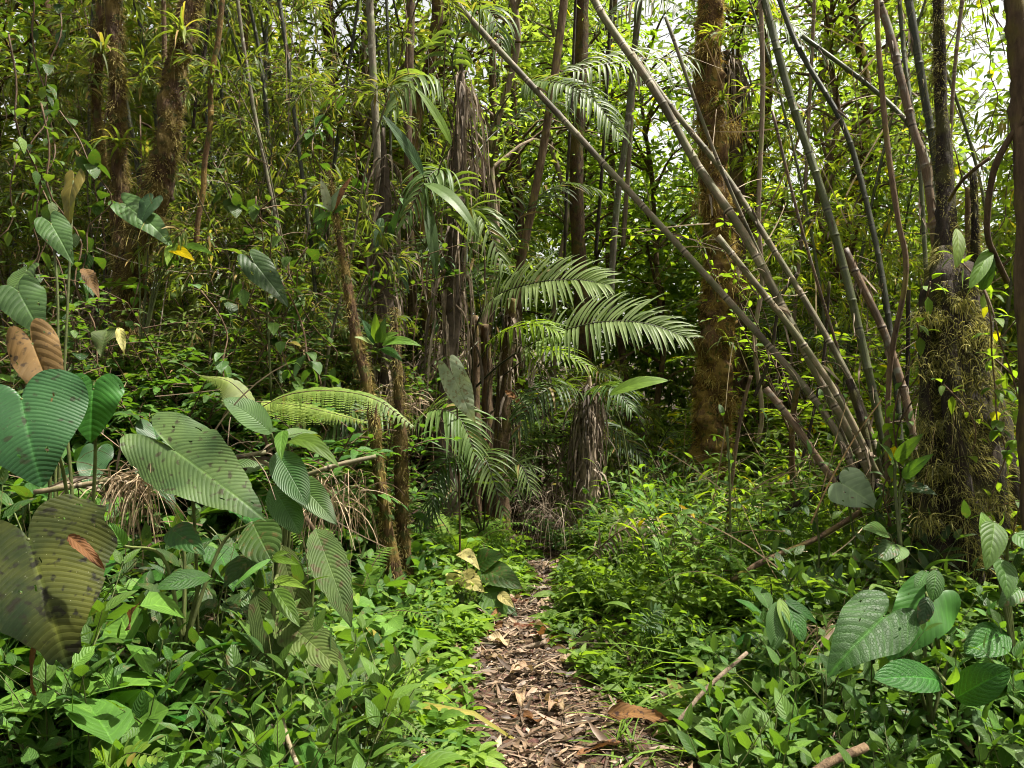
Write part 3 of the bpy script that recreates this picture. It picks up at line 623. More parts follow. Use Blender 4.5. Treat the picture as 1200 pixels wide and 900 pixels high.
# leaf litter: uncountable chips, twigs and curled leaf scraps
def litter(N, ylo, yhi, wide, name, label, small=1.0, side=None):
    rg = np.random.default_rng(5 + N); y = ylo + (yhi - ylo) * rg.random(N) ** 1.15; x = path_c(y) + path_w(y) * wide * np.clip(rg.normal(0, .55, N), -1.3, 1.3)
    if side is not None: x = path_c(y) + side * (path_w(y) + rg.random(N) * wide)
    g = Geo(); z = ground(x, y) + .018
    a = rg.random(N) * 6.28; k = rg.random(N)
    D = np.stack([np.cos(a), np.sin(a), rg.normal(.02, .10, N)], 1); p = np.stack([x, y, z + rg.random(N) * .012], 1)
    tw = k < .45
    ribbons(g, p[tw], D[tw], small * rg.uniform(.03, .16, tw.sum()), rg.uniform(.003, .008, tw.sum()), K=2, nv=2, grav=.15, prof='stick', roll=.5, rng=rg)
    lf = k >= .45
    ribbons(g, p[lf], D[lf], small * rg.uniform(.02, .10, lf.sum()) , small * rg.uniform(.008, .034, lf.sum()), K=3, nv=3, grav=rg.uniform(-.8, .8, lf.sum()), fold=.45, prof='ovate', roll=.5, wav=.1, rng=rg, rnd=rg.random(lf.sum()) ** 1.1)
    return tag(g.build(name, M['litter']), label, 'litter', kind='stuff')
litter(4200, 2.0, 7.6, 1.1, 'leaf_litter', 'brown chips, twigs and leaf scraps covering the trodden path')
rgl = np.random.default_rng(77)
gl = Geo(); n = 16000; x = rgl.uniform(-5, 6, n); y = rgl.uniform(1.5, 11, n); a = rgl.random(n) * 6.28
ribbons(gl, np.stack([x, y, ground(x, y) + .012], 1), np.stack([np.cos(a), np.sin(a), rgl.normal(.05, .12, n)], 1), rgl.uniform(.05, .22, n), rgl.uniform(.006, .05, n), K=3, nv=3, grav=rgl.uniform(-.6, .6, n), fold=.4, prof='lance', roll=.5, rng=rgl, rnd=rgl.random(n) * .75)
tag(gl.build('fallen_leaves', M['litter']), 'dry fallen leaves lying under the plants on both sides', 'litter', kind='stuff')

# ------------------------------------------------------------------ ground cover (stuff)
def cover(name, label, mat, N, xr, yr, h=(.03, .15), lL=.05, lW=.022, per=5, side=0, minoff=.0, maxoff=9, prof='ovate', seed=1, lg=.5, bias=1.0, lump=.0):
    rg = np.random.default_rng(seed); x = rg.uniform(*xr, N); y = yr[0] + (yr[1] - yr[0]) * rg.random(N) ** bias
    if side < 0: x = path_c(y) - path_w(y) - minoff - rg.random(N) ** 1.3 * maxoff
    if side > 0: x = path_c(y) + path_w(y) + minoff + rg.random(N) ** 1.3 * maxoff
    fld = np.sin(x * 5.1 + y * 3.3) + np.sin(x * 3.2 - y * 6.1) + .7 * np.sin(x * 11 + y * 9) ; kp = rng_keep = rg.random(N) < np.clip(.62 + .32 * fld, .06, 1)
    x, y, fld = x[kp], y[kp], fld[kp]; N = len(x)
    off = np.abs(x - path_c(y)) - path_w(y)
    hh = np.maximum(.015, rg.uniform(*h, N) * (1 + lump * np.clip(fld, -.8, 2))) * np.clip(.4 + off * 2.0, .3, 1)
    sz = np.exp(rg.normal(0, .38, N)); pr = np.clip(rg.random(N) + .15 * fld, 0, 1)
    g = Geo(); base = np.stack([x, y, ground(x, y)], 1); lean = rg.normal(0, .35, (N, 3)) * [1, 1, 0] + [0, 0, 1]; ln = nrm(lean)
    ribbons(g, base, lean, hh, .003, K=2, nv=2, prof='stick', rng=rg, rnd=np.full(N, .1))
    az = rg.random(N) * 6.28
    for k in range(per):
        on = rg.random(N) < .85
        f = 1 - .6 * (k // 2) / max(1, per / 2); aa = az + k * PI + (k // 2) * 1.57 + rg.normal(0, .3, N)
        D = np.stack([np.cos(aa), np.sin(aa), rg.uniform(-.35, .7, N)], 1); s = sz * rg.uniform(.6, 1.25, N)
        ribbons(g, (base + ln * (hh * f)[:, None])[on], D[on], (lL * s)[on], (lW * s * rg.uniform(.8, 1.2, N))[on], K=4, nv=3, grav=rg.uniform(.1, 1.3, on.sum()) * lg * 2, fold=.18, prof=prof, roll=.5, rng=rg, rnd=np.clip(pr + rg.normal(0, .12, N), 0, 1)[on])
    return tag(g.build(name, M[mat]), label, 'ground cover', kind='stuff')
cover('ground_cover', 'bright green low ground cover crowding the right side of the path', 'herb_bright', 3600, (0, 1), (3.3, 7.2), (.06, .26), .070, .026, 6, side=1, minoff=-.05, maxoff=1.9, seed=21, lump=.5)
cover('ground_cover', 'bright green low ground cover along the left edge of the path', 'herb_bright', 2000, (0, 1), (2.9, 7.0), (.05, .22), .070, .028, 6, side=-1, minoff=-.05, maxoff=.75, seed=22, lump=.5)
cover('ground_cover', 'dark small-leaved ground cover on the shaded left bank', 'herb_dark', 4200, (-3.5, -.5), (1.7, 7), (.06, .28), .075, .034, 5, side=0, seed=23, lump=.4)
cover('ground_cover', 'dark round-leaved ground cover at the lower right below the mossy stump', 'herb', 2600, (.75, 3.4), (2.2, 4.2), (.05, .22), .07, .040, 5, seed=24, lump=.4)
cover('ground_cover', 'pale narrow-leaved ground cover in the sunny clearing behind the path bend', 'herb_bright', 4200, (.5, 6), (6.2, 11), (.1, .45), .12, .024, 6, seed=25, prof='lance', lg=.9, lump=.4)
# dry twigs, straw and thin dead stems tangled through the undergrowth
def twigs(name, label, seed, n, xr, yr, zr, mat, L=(.25, 1.0), W=.006, zdir=.5, gr=.6):
    rg = np.random.default_rng(seed); x = rg.uniform(*xr, n); y = rg.uniform(*yr, n); off = np.abs(x - path_c(y)) - path_w(y); k = off > .75; x, y = x[k], y[k]; n = len(x)
    g = Geo(); D = rg.normal(0, 1, (n, 3)) * [1, 1, zdir]
    ribbons(g, np.stack([x, y, ground(x, y) + rg.uniform(*zr, n)], 1), D, rg.uniform(*L, n), W * rg.uniform(.5, 1.6, n), K=7, nv=2, grav=rg.uniform(-gr, 1.5 * gr, n), prof='stick', roll=1.5, rng=rg)
    return tag(g.build(name, M[mat]), label, 'twigs', kind='stuff')
cover('ground_cover', 'broad round-leaved weeds mixed through the left bank', 'herb', 700, (-3.2, -.5), (1.8, 6.5), (.08, .35), .12, .085, 5, side=0, seed=26, lump=.4, prof='ellip')
cover('ground_cover', 'grassy blades tufted along the right of the path', 'herb_bright', 1200, (.4, 3.2), (2.8, 7), (.02, .06), .26, .011, 5, side=0, seed=27, lump=.4, prof='grass', lg=.8)
cover('ground_cover', 'grassy blades tufted at the lower left', 'herb', 900, (-3, -.4), (1.9, 6), (.02, .06), .26, .011, 5, side=0, seed=28, lump=.4, prof='grass', lg=.8)
twigs('dry_twigs', 'dry straw and thin dead twigs tangled in the left bank', 31, 420, (-3.6, -.5), (2.6, 7), (.05, 1.0), 'straw', (.15, .6), .005)
twigs('dry_twigs', 'thin dark dead twigs and dry vines in the left thicket', 32, 320, (-6, -.4), (5, 9), (.8, 4.5), 'fibre', (.3, 1.2), .006, 2.5)
twigs('dry_twigs', 'dry bamboo straw tangled in the plants right of the path', 33, 380, (.5, 4.2), (4.0, 8), (.05, .8), 'straw')
twigs('dry_twigs', 'thin dead stems and hanging dry leaves in the bright right thicket', 34, 420, (1.5, 8), (5.5, 10), (.6, 5.0), 'straw', (.3, 1.2), .010, 1.2)
# ------------------------------------------------------------------ hero trunks, poles, palms, big leaves
def px_pts(lst, d=None):
    return [P(*(q if len(q) == 3 else (q[0], q[1], d))) for q in lst]
def local(pts, o): return [np.asarray(p, float) - o for p in pts]
def pole(name, pts, d, wpx, mat, label, cat='bamboo pole', seg=10, node=.40, n=24, bump=.012, group=None, taper=1.0, top=False):
    q = px_pts(pts, d); o = q[-1].copy(); r = .70 * wpx / 2 / F * np.mean([k[1] for k in q])
    g = Geo(); tube(g, local(q, o), [r * taper, r], seg=seg, n=n, node=node, bump=bump)
    if node and wpx > 6:                        # twig stubs and sheath scraps left on the nodes
        rg = np.random.default_rng(int(abs(q[0][0]) * 1000)); c = smooth(np.array(local(q, o)), 40)
        for k in range(9):
            i = rg.integers(3, 38); d0 = nrm(rg.normal(0, 1, 3) + [0, 0, .3]); L = rg.uniform(.06, .32)
            tube(g, [c[i], c[i] + d0 * L * .6, c[i] + d0 * L + [0, 0, -.05]], [.0032, .0015], seg=4, n=5, rng=rg, mi=1)
        n = 26; i = rg.integers(1, 39, n); T_ = nrm(np.gradient(c, axis=0))[i]
        ribbons(g, c[i] + rg.normal(0, r * .55, (n, 3)), T_ + rg.normal(0, .35, (n, 3)), rg.uniform(.05, .2, n), rg.uniform(.008, .026, n), K=4, nv=3, grav=rg.uniform(0, 2, n), fold=.6, prof='strap', roll=1.5, wav=.2, rng=rg, mi=2)
    ob = g.build(name, [M[mat], M['bark_tan'], M['fibre']]); ob.location = o
    return tag(ob, label, cat, group)

# --- leaning dead bamboo poles that fan out of the clump at the right
pole('bamboo_pole', [(520, -16, 5.9), (545, 15, 5.85), (715, 200, 5.5), (865, 365, 5.2), (970, 490, 4.95), (1022, 606, 4.8)], None, 11, 'cane_grey', 'longest dead bamboo pole leaning from the upper middle down to the right clump', node=.46)
pole('bamboo_pole', [(694, -5, 5.8), (712, 27, 5.7), (770, 110, 5.5), (815, 190, 5.4), (875, 280, 5.25), (945, 415, 5.05), (1000, 515, 4.9), (1040, 600, 4.8)], None, 14, 'cane_dead', 'thick tan dead bamboo pole leaning from the top beside the long pole', node=.44)
pole('bamboo_pole', [(735, 55, 6.0), (790, 130, 5.85), (850, 205, 5.7), (905, 290, 5.5), (960, 380, 5.3), (1005, 465, 5.1), (1046, 590, 4.85)], None, 10, 'cane_dead', 'thin mottled dead bamboo pole just right of the thick tan one', node=.42)
pole('bamboo_pole', [(841, 277, 5.05), (885, 332, 5.0), (935, 395, 4.95), (985, 470, 4.85), (1030, 560, 4.75)], None, 11, 'cane_dead', 'short pale bamboo pole with a snapped upper end in front of the mossy tree', node=.36)
pole('bamboo_pole', [(897, 455, 4.9), (925, 490, 4.85), (960, 540, 4.8), (985, 575, 4.75), (1012, 604, 4.7)], None, 12, 'cane_brown', 'lowest broken brown bamboo pole of the leaning fan', node=.3)
pole('bamboo_pole', [(990, 292, 5.2), (1010, 335, 5.15), (1037, 392, 5.1), (1062, 470, 5.0), (1078, 560, 4.9)], None, 13, 'cane_brown', 'reddish brown dead bamboo pole snapped off beside the green culms', node=.4)
pole('bamboo_pole', [(995, 445, 5.0), (1012, 500, 4.9), (1030, 590, 4.8), (1042, 640, 4.75)], None, 12, 'bark_dark', 'dark rotten bamboo stub at the foot of the leaning fan', node=0, cat='bamboo pole', n=14)
# green living culms
pole('bamboo_culm', [(884, -40, 5.4), (897, 5, 5.35), (925, 110, 5.3), (960, 215, 5.2), (988, 310, 5.1), (1012, 410, 5.0), (1045, 560, 4.9)], None, 13, 'cane_green', 'thick dark green bamboo culm leaning left from the right clump', 'bamboo culm', node=.44)
pole('bamboo_culm', [(905, -25, 5.9), (935, 55, 5.8), (985, 140, 5.6), (1010, 215, 5.5), (1035, 330, 5.3), (1052, 470, 5.1), (1060, 600, 4.95)], None, 9, 'cane_black', 'thin dark green bamboo culm just behind the thick green one', 'bamboo culm', node=.42)
pole('bamboo_culm', [(940, 42, 6.1), (985, 75, 6.0), (1030, 110, 5.9), (1068, 150, 5.7), (1092, 205, 5.5), (1100, 300, 5.2)], None, 8, 'cane_green', 'green bamboo culm bowed over towards the upper left', 'bamboo culm', node=.38)
pole('bamboo_culm', [(1060, -30, 4.9), (1070, 30, 4.85), (1083, 110, 4.8), (1094, 170, 4.75), (1103, 250, 4.7), (1108, 420, 4.6)], None, 13, 'cane_black', 'dark bamboo culm standing nearly upright above the mossy stump', 'bamboo culm', node=.42)
pole('bamboo_culm', [(1052, -30, 5.2), (1058, 50, 5.2), (1066, 110, 5.1), (1078, 200, 5.0), (1086, 330, 4.9)], None, 7, 'cane_green', 'slim green bamboo culm beside the upright dark culm', 'bamboo culm', node=.36)
pole('dead_sapling', [(1026, -30, 4.7), (1030, 60, 4.7), (1040, 170, 4.65), (1052, 255, 4.6), (1062, 320, 4.6), (1044, 420, 4.6), (1040, 520, 4.6), (1042, 660, 4.6)], None, 9, 'bark_brown', 'straight brown woody stem rising in front of the bamboo clump', 'stem', node=0, bump=.05, n=40)
pole('dead_sapling', [(1020, -20, 5.0), (1040, 30, 5.0), (1055, 90, 4.95), (1070, 150, 4.9), (1085, 200, 4.85), (1098, 300, 4.8)], None, 13, 'cane_brown', 'broken brown bamboo stem with a split top at the upper right', 'stem', node=.36, bump=.03)
# fallen / crossing branches right
pole('fallen_branch', [(1015, 540, 5.0), (960, 575, 5.05), (905, 608, 5.1), (862, 628, 5.15)], None, 10, 'bark_dark', 'dark branch lying slantwise under the leaning poles', 'branch', node=0, bump=.06)
pole('fallen_branch', [(1008, 600, 4.6), (955, 632, 4.55), (900, 655, 4.5), (858, 680, 4.45)], None, 9, 'bark_brown', 'long bare branch below the dark one over the ground plants', 'branch', node=0, bump=.06)
pole('fallen_branch', [(790, 605, 5.6), (812, 630, 5.55), (832, 660, 5.5)], None, 11, 'cane_dead', 'pale broken bamboo piece among the plants right of the path end', 'branch', node=.3)
pole('fallen_branch', [(875, 765, 3.3), (830, 805, 3.15), (795, 845, 3.05)], None, 7, 'bark_tan', 'tan stick lying at the lower right edge of the path', 'branch', node=0, bump=.05)
pole('fallen_branch', [(1015, 876, 2.45), (975, 892, 2.4), (940, 915, 2.35)], None, 15, 'bark_brown', 'greyish dead branch end at the bottom edge on the right', 'branch', node=0, bump=.06)
pole('fallen_branch', [(330, 840, 2.25), (338, 870, 2.2), (352, 905, 2.15)], None, 8, 'cane_dead', 'thin tan stick stuck in the herbs at the bottom left', 'branch', node=0, bump=.03)
pole('fallen_branch', [(40, 577, 2.9), (110, 566, 2.95), (190, 553, 3.0), (255, 540, 3.05), (312, 530, 3.1)], None, 9, 'cane_dead', 'long horizontal tan bamboo stick behind the big left leaves', 'branch', node=.28)
pole('fallen_branch', [(350, 560, 3.6), (395, 545, 3.6), (440, 535, 3.7)], None, 8, 'cane_dead', 'short horizontal tan stick beside the ribbed leaf clump', 'branch', node=0, bump=.05)
pole('exposed_root', [(640, 752, 4.5), (605, 765, 4.45), (575, 790, 4.2), (560, 795, 4.1)], None, 10, 'bark_tan', 'smooth pale root crossing the middle of the path', 'root', node=0, bump=.08)
pole('exposed_root', [(625, 752, 4.6), (590, 757, 4.55), (548, 768, 4.5)], None, 9, 'bark_brown', 'thin brown root edging the path step', 'root', node=0, bump=.08)

# --- mossy trees
def mossy_tree(name, stems, label, bark, moss, nfuzz, base, cat='tree', crown=None, seg=16, flute=.16, fl=(.012, .045), fw=.005, clumpn=0, patchy=0.0, lump=.09):
    """stems: list of (pixel points bottom..top, radii px list)"""
    o = np.asarray(base, float); rt = root(name, o, label, cat)
    rg = np.random.default_rng(len(label))
    gm = Geo(); allc = []
    for pts, rad in stems:
        q = px_pts(pts); dm = np.mean([k[1] for k in q]); g = Geo()
        ln = sum(np.linalg.norm(q[i + 1] - q[i]) for i in range(len(q) - 1))
        c, rr = tube(g, local(q, o), [.84 * x / 2 / F * dm for x in rad], seg=seg, n=max(14, int(ln / .045)), bump=.09, flute=flute, lump=lump, rng=rg)
        if crown and not allc:
            gl = Geo(); crown_geo(g, gl, None, rg, crown[0], crown[1], crown[2], crown[3], .14, .055, trunk=c, K=3, nv=2); gl.build('crown', M[crown[4]], rt)
        g.build('trunk', M[bark], rt); allc.append(c)
        k = int(nfuzz * ln * np.mean(rad) / 30); fuzz(gm, c, rr, k, fl, fw, rng=rg, patchy=patchy)
        if clumpn: fuzz(gm, c, rr, clumpn, (.04, .13), fw * .7, 2.5, clump=.018, rng=rg, patchy=.3)
    gm.build('moss', M[moss], rt)
    return rt
mossy_tree('mossy_tree', [([(150, 560, 6.0), (148, 420, 6.0), (146, 330, 6.0), (140, 230, 6.0), (138, 120, 6.0), (133, 0, 6.0), (130, -140, 6.0), (125, -400, 6.1)], [38, 32, 27, 22, 20, 19, 18, 14]),
    ([(146, 360, 5.95), (162, 290, 5.85), (180, 235, 5.8), (196, 165, 5.8), (204, 95, 5.85), (224, 5, 5.9), (256, -110, 6.1), (280, -300, 6.2)], [30, 36, 35, 30, 28, 26, 22, 15]),
    ([(122, 200, 6.1), (113, 120, 6.1), (116, 40, 6.1), (120, -60, 6.1)], [10, 12, 12, 10])],
    'twin-trunked tree furred with brown moss on the left bank', 'bark_moss', 'moss', 4200, GP(-2.87, 6.0), fl=(.012, .04), fw=.006, lump=.14, crown=(1.5, (4.6, 6.5), 18, 36, 'shrub_dim'), clumpn=500)
mossy_tree('mossy_tree', [([(834, 560, 8.2), (835, 470, 8.2), (840, 380, 8.2), (843, 300, 8.2), (836, 200, 8.2), (829, 90, 8.2), (832, 0, 8.2), (826, -150, 8.2), (820, -350, 8.2)], [62, 48, 44, 40, 37, 34, 31, 28, 18])],
    'tall straight tree with orange-brown moss standing behind the leaning poles', 'bark_orange', 'moss_orange', 4200, GP(2.06, 8.2), fl=(.015, .05), fw=.007, lump=.16, crown=(1.4, (8.5, 10.8), 9, 36, 'shrub_lit'), clumpn=700)
mossy_tree('mossy_tree', [([(468, 700, 5.0), (458, 650, 5.0), (446, 570, 5.0), (436, 480, 5.0), (418, 400, 5.0), (408, 340, 5.0), (396, 270, 5.0), (386, 200, 5.05)], [20, 19, 16, 14, 14, 12, 8, 3])],
    'slim bent tree stem coated in orange-brown moss left of the path', 'bark_moss', 'moss', 3600, GP(-.70, 5.0), 'tree', fl=(.012, .04))
mossy_tree('mossy_tree', [([(482, 710, 5.2), (472, 640, 5.2), (470, 570, 5.2), (468, 500, 5.2), (466, 440, 5.2), (462, 360, 5.3)], [18, 18, 18, 16, 12, 4])],
    'short darker mossy stem close behind the orange one', 'bark_moss', 'moss', 3000, GP(-.65, 5.2), 'tree', fl=(.012, .045))
# the big mossy stump right
mossy_tree('mossy_stump', [([(1112, 720, 4.3), (1118, 640, 4.3), (1120, 560, 4.3), (1122, 470, 4.3), (1118, 390, 4.3), (1112, 330, 4.3), (1105, 290, 4.35)], [165, 118, 98, 92, 84, 62, 14]),
    ([(1098, 730, 4.1), (1092, 640, 4.1), (1088, 540, 4.12), (1086, 450, 4.15), (1084, 360, 4.2)], [26, 22, 20, 16, 12]),
    ([(1142, 735, 4.05), (1132, 640, 4.05), (1120, 540, 4.05), (1112, 440, 4.1), (1108, 330, 4.2)], [30, 28, 26, 22, 14]),
    ([(1180, 740, 4.2), (1172, 640, 4.25), (1162, 520, 4.3), (1152, 420, 4.35), (1146, 340, 4.4), (1140, 200, 4.4)], [40, 34, 30, 24, 16, 8]),
    ([(1112, 345, 4.35), (1108, 240, 4.45), (1103, 130, 4.55), (1100, 40, 4.6), (1096, -60, 4.7)], [44, 22, 15, 13, 11]),
    ([(1040, 735, 4.25), (1066, 690, 4.28), (1090, 640, 4.3), (1104, 560, 4.3)], [20, 30, 38, 36]),
    ([(1175, 760, 4.0), (1158, 690, 4.1), (1142, 610, 4.2), (1132, 540, 4.3)], [30, 40, 44, 40]),
    ([(1060, 720, 4.3), (1082, 660, 4.3), (1098, 600, 4.3)], [24, 30, 30]),
    ([(1215, 700, 4.3), (1190, 600, 4.35), (1170, 500, 4.35), (1155, 430, 4.4)], [46, 36, 26, 16])],
    'massive dark stump draped with green-brown moss at the right', 'bark_dark', 'moss_green', 4200, GP(2.36, 4.3), 'stump', fl=(.010, .034), clumpn=500, flute=.26, fw=.004, patchy=.15)
# right edge trunk and crooked liana
mossy_tree('edge_tree', [([(1215, 720, 3.6), (1207, 480, 3.6), (1203, 250, 3.6), (1197, 110, 3.6), (1190, 0, 3.6), (1178, -120, 3.6)], [28, 28, 28, 26, 28, 26])],
    'smooth brown trunk cut by the right edge of the view', 'bark_brown', 'moss', 60, GP(2.36, 3.6), 'tree', flute=.05)
pole('liana', [(1212, 128, 3.55), (1190, 152, 3.6), (1168, 190, 3.65), (1159, 230, 3.7), (1157, 275, 3.75), (1166, 300, 3.8), (1180, 330, 3.9)], None, 10, 'bark_brown', 'crooked woody liana curling beside the right edge trunk', 'liana', node=0, bump=.06)
pole('liana', [(1160, 185, 3.68), (1140, 200, 3.75), (1125, 215, 3.9), (1112, 235, 4.1)], None, 6, 'bark_brown', 'short side shoot of the crooked liana reaching to the stump', 'liana', node=0, bump=.06)

# --- thin upright stems on the left and in the middle (each its own)
T = [
 ('bamboo_cane', [(324, -20), (336, 60), (347, 150), (356, 220), (366, 300), (372, 380)], 6.4, 7, 'cane_black', 'thin nearly black bamboo stem left of the middle', .36),
 ('grey_sapling', [(276, -20), (285, 50), (298, 130), (312, 200), (326, 270), (336, 330)], 6.2, 6, 'bark_grey', 'thin grey stem between the mossy twin tree and the black stem', 0),
 ('mossy_liana', [(262, -20), (257, 40), (247, 95), (247, 140), (240, 190), (238, 225), (232, 260), (230, 290)], 5.7, 9, 'bark_orange', 'knobbly mossy liana hanging just right of the twin tree', 0),
 ('bamboo_cane', [(252, -20), (240, 60), (232, 100), (226, 150)], 6.6, 5, 'bark_dark', 'short dark twig beside the leaning mossy trunk', 0),
 ('brown_sapling', [(192, -10), (192, 30), (194, 75)], 6.5, 8, 'bark_brown', 'brown stem showing between the two mossy trunks', 0),
 ('bare_tree', [(432, -30), (436, 60), (440, 140), (444, 220), (448, 310), (455, 470)], 7.0, 13, 'bark_grey', 'slender grey lichen trunk left of the dead-leaved palm', 0),
 ('bamboo_cane', [(452, -20), (455, 50), (457, 110), (458, 200)], 7.1, 5, 'cane_black', 'thin black stem next to the slender grey trunk', .34),
 ('bare_tree', [(482, -30), (480, 60), (478, 150), (480, 260), (484, 380)], 7.8, 15, 'bark_brown', 'brown trunk between the grey trunk and the palm', 0),
 ('bare_tree', [(664, -30), (655, 50), (645, 120), (632, 200), (618, 270), (604, 340), (592, 420), (580, 530)], 8.3, 14, 'bark_brown', 'leaning brown trunk behind the middle palm fronds', 0),
 ('bamboo_cane', [(676, -30), (668, 150), (664, 220), (662, 290), (660, 340)], 9.4, 5, 'bark_dark', 'thin dark sapling right of the leaning brown trunk', 0),
 ('bare_tree', [(684, -40), (680, 60), (676, 170), (676, 240), (680, 330), (684, 420)], 10.5, 24, 'bark_moss', 'mossy trunk farther back hung with yellowing plants', 0),
 ('bamboo_cane', [(718, -30), (709, 140), (704, 220), (698, 300)], 10.0, 6, 'bark_dark', 'thin dark stem right of the far mossy trunk', 0),
 ('bare_tree', [(752, -30), (735, 150), (725, 220), (718, 300), (714, 400)], 9.6, 11, 'bark_grey', 'grey trunk behind the crossing of pole and palm frond', 0),
 ('bare_tree', [(750, -30), (738, 170), (734, 230), (730, 290)], 11, 8, 'bark_tan', 'pale thin trunk in the bright gap right of the middle', 0),
 ('dead_sapling', [(880, 440), (868, 490), (858, 560), (850, 640)], 5.6, 6, 'bark_brown', 'thin dead twig standing near the mossy tree foot', 0),
 ('dead_sapling', [(935, 320), (915, 350), (902, 420), (884, 465)], 6.6, 6, 'bark_dark', 'short dark bent snag behind the leaning poles', 0),
 ('bare_tree', [(956, -30), (942, 250), (937, 300), (932, 360), (926, 430)], 8.8, 6, 'bark_tan', 'pale slender trunk glimpsed between the leaning poles', 0),
 ('dead_sapling', [(888, 520), (893, 480), (884, 400), (893, 330), (889, 250), (894, 100), (890, -30)], 7.4, 8, 'bark_tan', 'greyish stem just right of the tall mossy tree', 0),
 ('dead_sapling', [(930, 590), (928, 510), (934, 450)], 5.4, 10, 'bark_moss', 'short mossy dead stem below the broken pole', 0),
 ('aerial_root', [(1104, -20), (1100, 40), (1098, 110), (1102, 190), (1104, 260)], 4.7, 8, 'bark_dark', 'dark shaggy aerial root hanging near the upright culm', 0),
 ('dead_sapling', [(1135, 220), (1134, 270), (1138, 310), (1142, 350)], 4.5, 9, 'bark_brown', 'brown broken stem standing out of the mossy stump', 0),
 ('dead_sapling', [(1020, 640), (1028, 560), (1060, 470), (1065, 340)], 5.3, 7, 'bark_dark', 'dark crooked stem behind the bamboo clump', 0),
 ('green_stalk', [(958, 690), (960, 640), (956, 600)], 4.4, 4, 'stem_green', 'bare green stem right of the long bare branch', 0),
 ('green_stalk', [(857, 700), (856, 630), (855, 560), (852, 500)], 4.6, 4, 'stem_green', 'tall thin green stalk by the clearing right of the path', 0),
]
T += [
 ('bamboo_cane', [(905, 130), (940, 270), (985, 420), (1020, 540)], 5.4, 5, 'cane_brown', 'very thin brown cane crossing behind the thick green culm', .3),
 ('bamboo_cane', [(780, 20), (838, 180), (905, 330), (975, 480), (1020, 585)], 5.35, 6, 'cane_grey', 'thin grey dead cane running beside the mottled pole', .34),
 ('bamboo_cane', [(1130, -20), (1118, 90), (1112, 200), (1108, 300)], 5.0, 6, 'cane_brown', 'thin brown cane above the right half of the stump', .3),
 ('bamboo_cane', [(1165, 330), (1150, 220), (1122, 120), (1090, 40)], 5.3, 5, 'cane_green', 'thin green cane arching left over the stump top', .3),
 ('dead_sapling', [(915, 620), (945, 520), (965, 420), (972, 330)], 5.9, 5, 'bark_dark', 'thin dark sapling rising through the gap under the leaning poles', 0),
]
for nm, pts, d, w, mt, lb, nd in T:
    pole(nm, [(a, b, d) for a, b in pts], None, w, mt, lb, {'bare_tree': 'tree', 'bamboo_cane': 'bamboo', 'aerial_root': 'root', 'mossy_liana': 'liana', 'green_stalk': 'stalk'}.get(nm, 'sapling'), node=nd, bump=.05 if not nd else .01, n=30, seg=9)
mr = np.random.default_rng(3)

# --- palms
def palm(label, base, trunks, fronds, dead=0, deadspan=(0, 1), deadL=(.4, 1.2), bark='fibre', dl='fibre', deadt=0):
    """trunks: [(pts px, widths)], fronds: [(pts px with depth, kw)]"""
    o = np.asarray(base, float); rt = root('understorey_palm', o, label, 'palm'); rg = np.random.default_rng(len(label) * 7)
    cs = []
    for pts, rad in trunks:
        q = px_pts(pts); dm = np.mean([k[1] for k in q]); g = Geo(); c, rr = tube(g, local(q, o), [x / 2 / F * dm for x in rad], seg=12, n=40, bump=.1, flute=.12, lump=.05, rng=rg)
        g.build('trunk', M[bark], rt); cs.append((c, rr))
    for pts, kw in fronds:
        kw = dict(kw); mt = kw.pop('mat', 'palm'); g = Geo(); frond(g, local(px_pts(pts), o), rng=rg, **kw); g.build('frond', [M[mt], M['rachis']], rt)
    if dead:
        g = Geo(); c, rr = cs[deadt]; n = dead
        t = rg.uniform(*deadspan, n); i = np.minimum((t * (len(c) - 1)).astype(int), len(c) - 1); a = rg.random(n) * 6.28
        R_ = np.stack([np.cos(a), np.sin(a), np.zeros(n)], 1)
        ribbons(g, c[i] + R_ * rr[i][:, None] * .9, R_ * rg.uniform(.1, .8, n)[:, None] + rg.normal(0, .38, (n, 3)) + np.array([0, 0, -.4]), rg.uniform(*deadL, n) * rg.uniform(.4, 1, n), rg.uniform(.005, .03, n), K=7, nv=3, grav=rg.uniform(3, 12, n), fold=.5, prof='strap', roll=1.0, wav=.25, rng=rg)
        g.build('dead_leaf_skirt', M[dl], rt)
    return rt
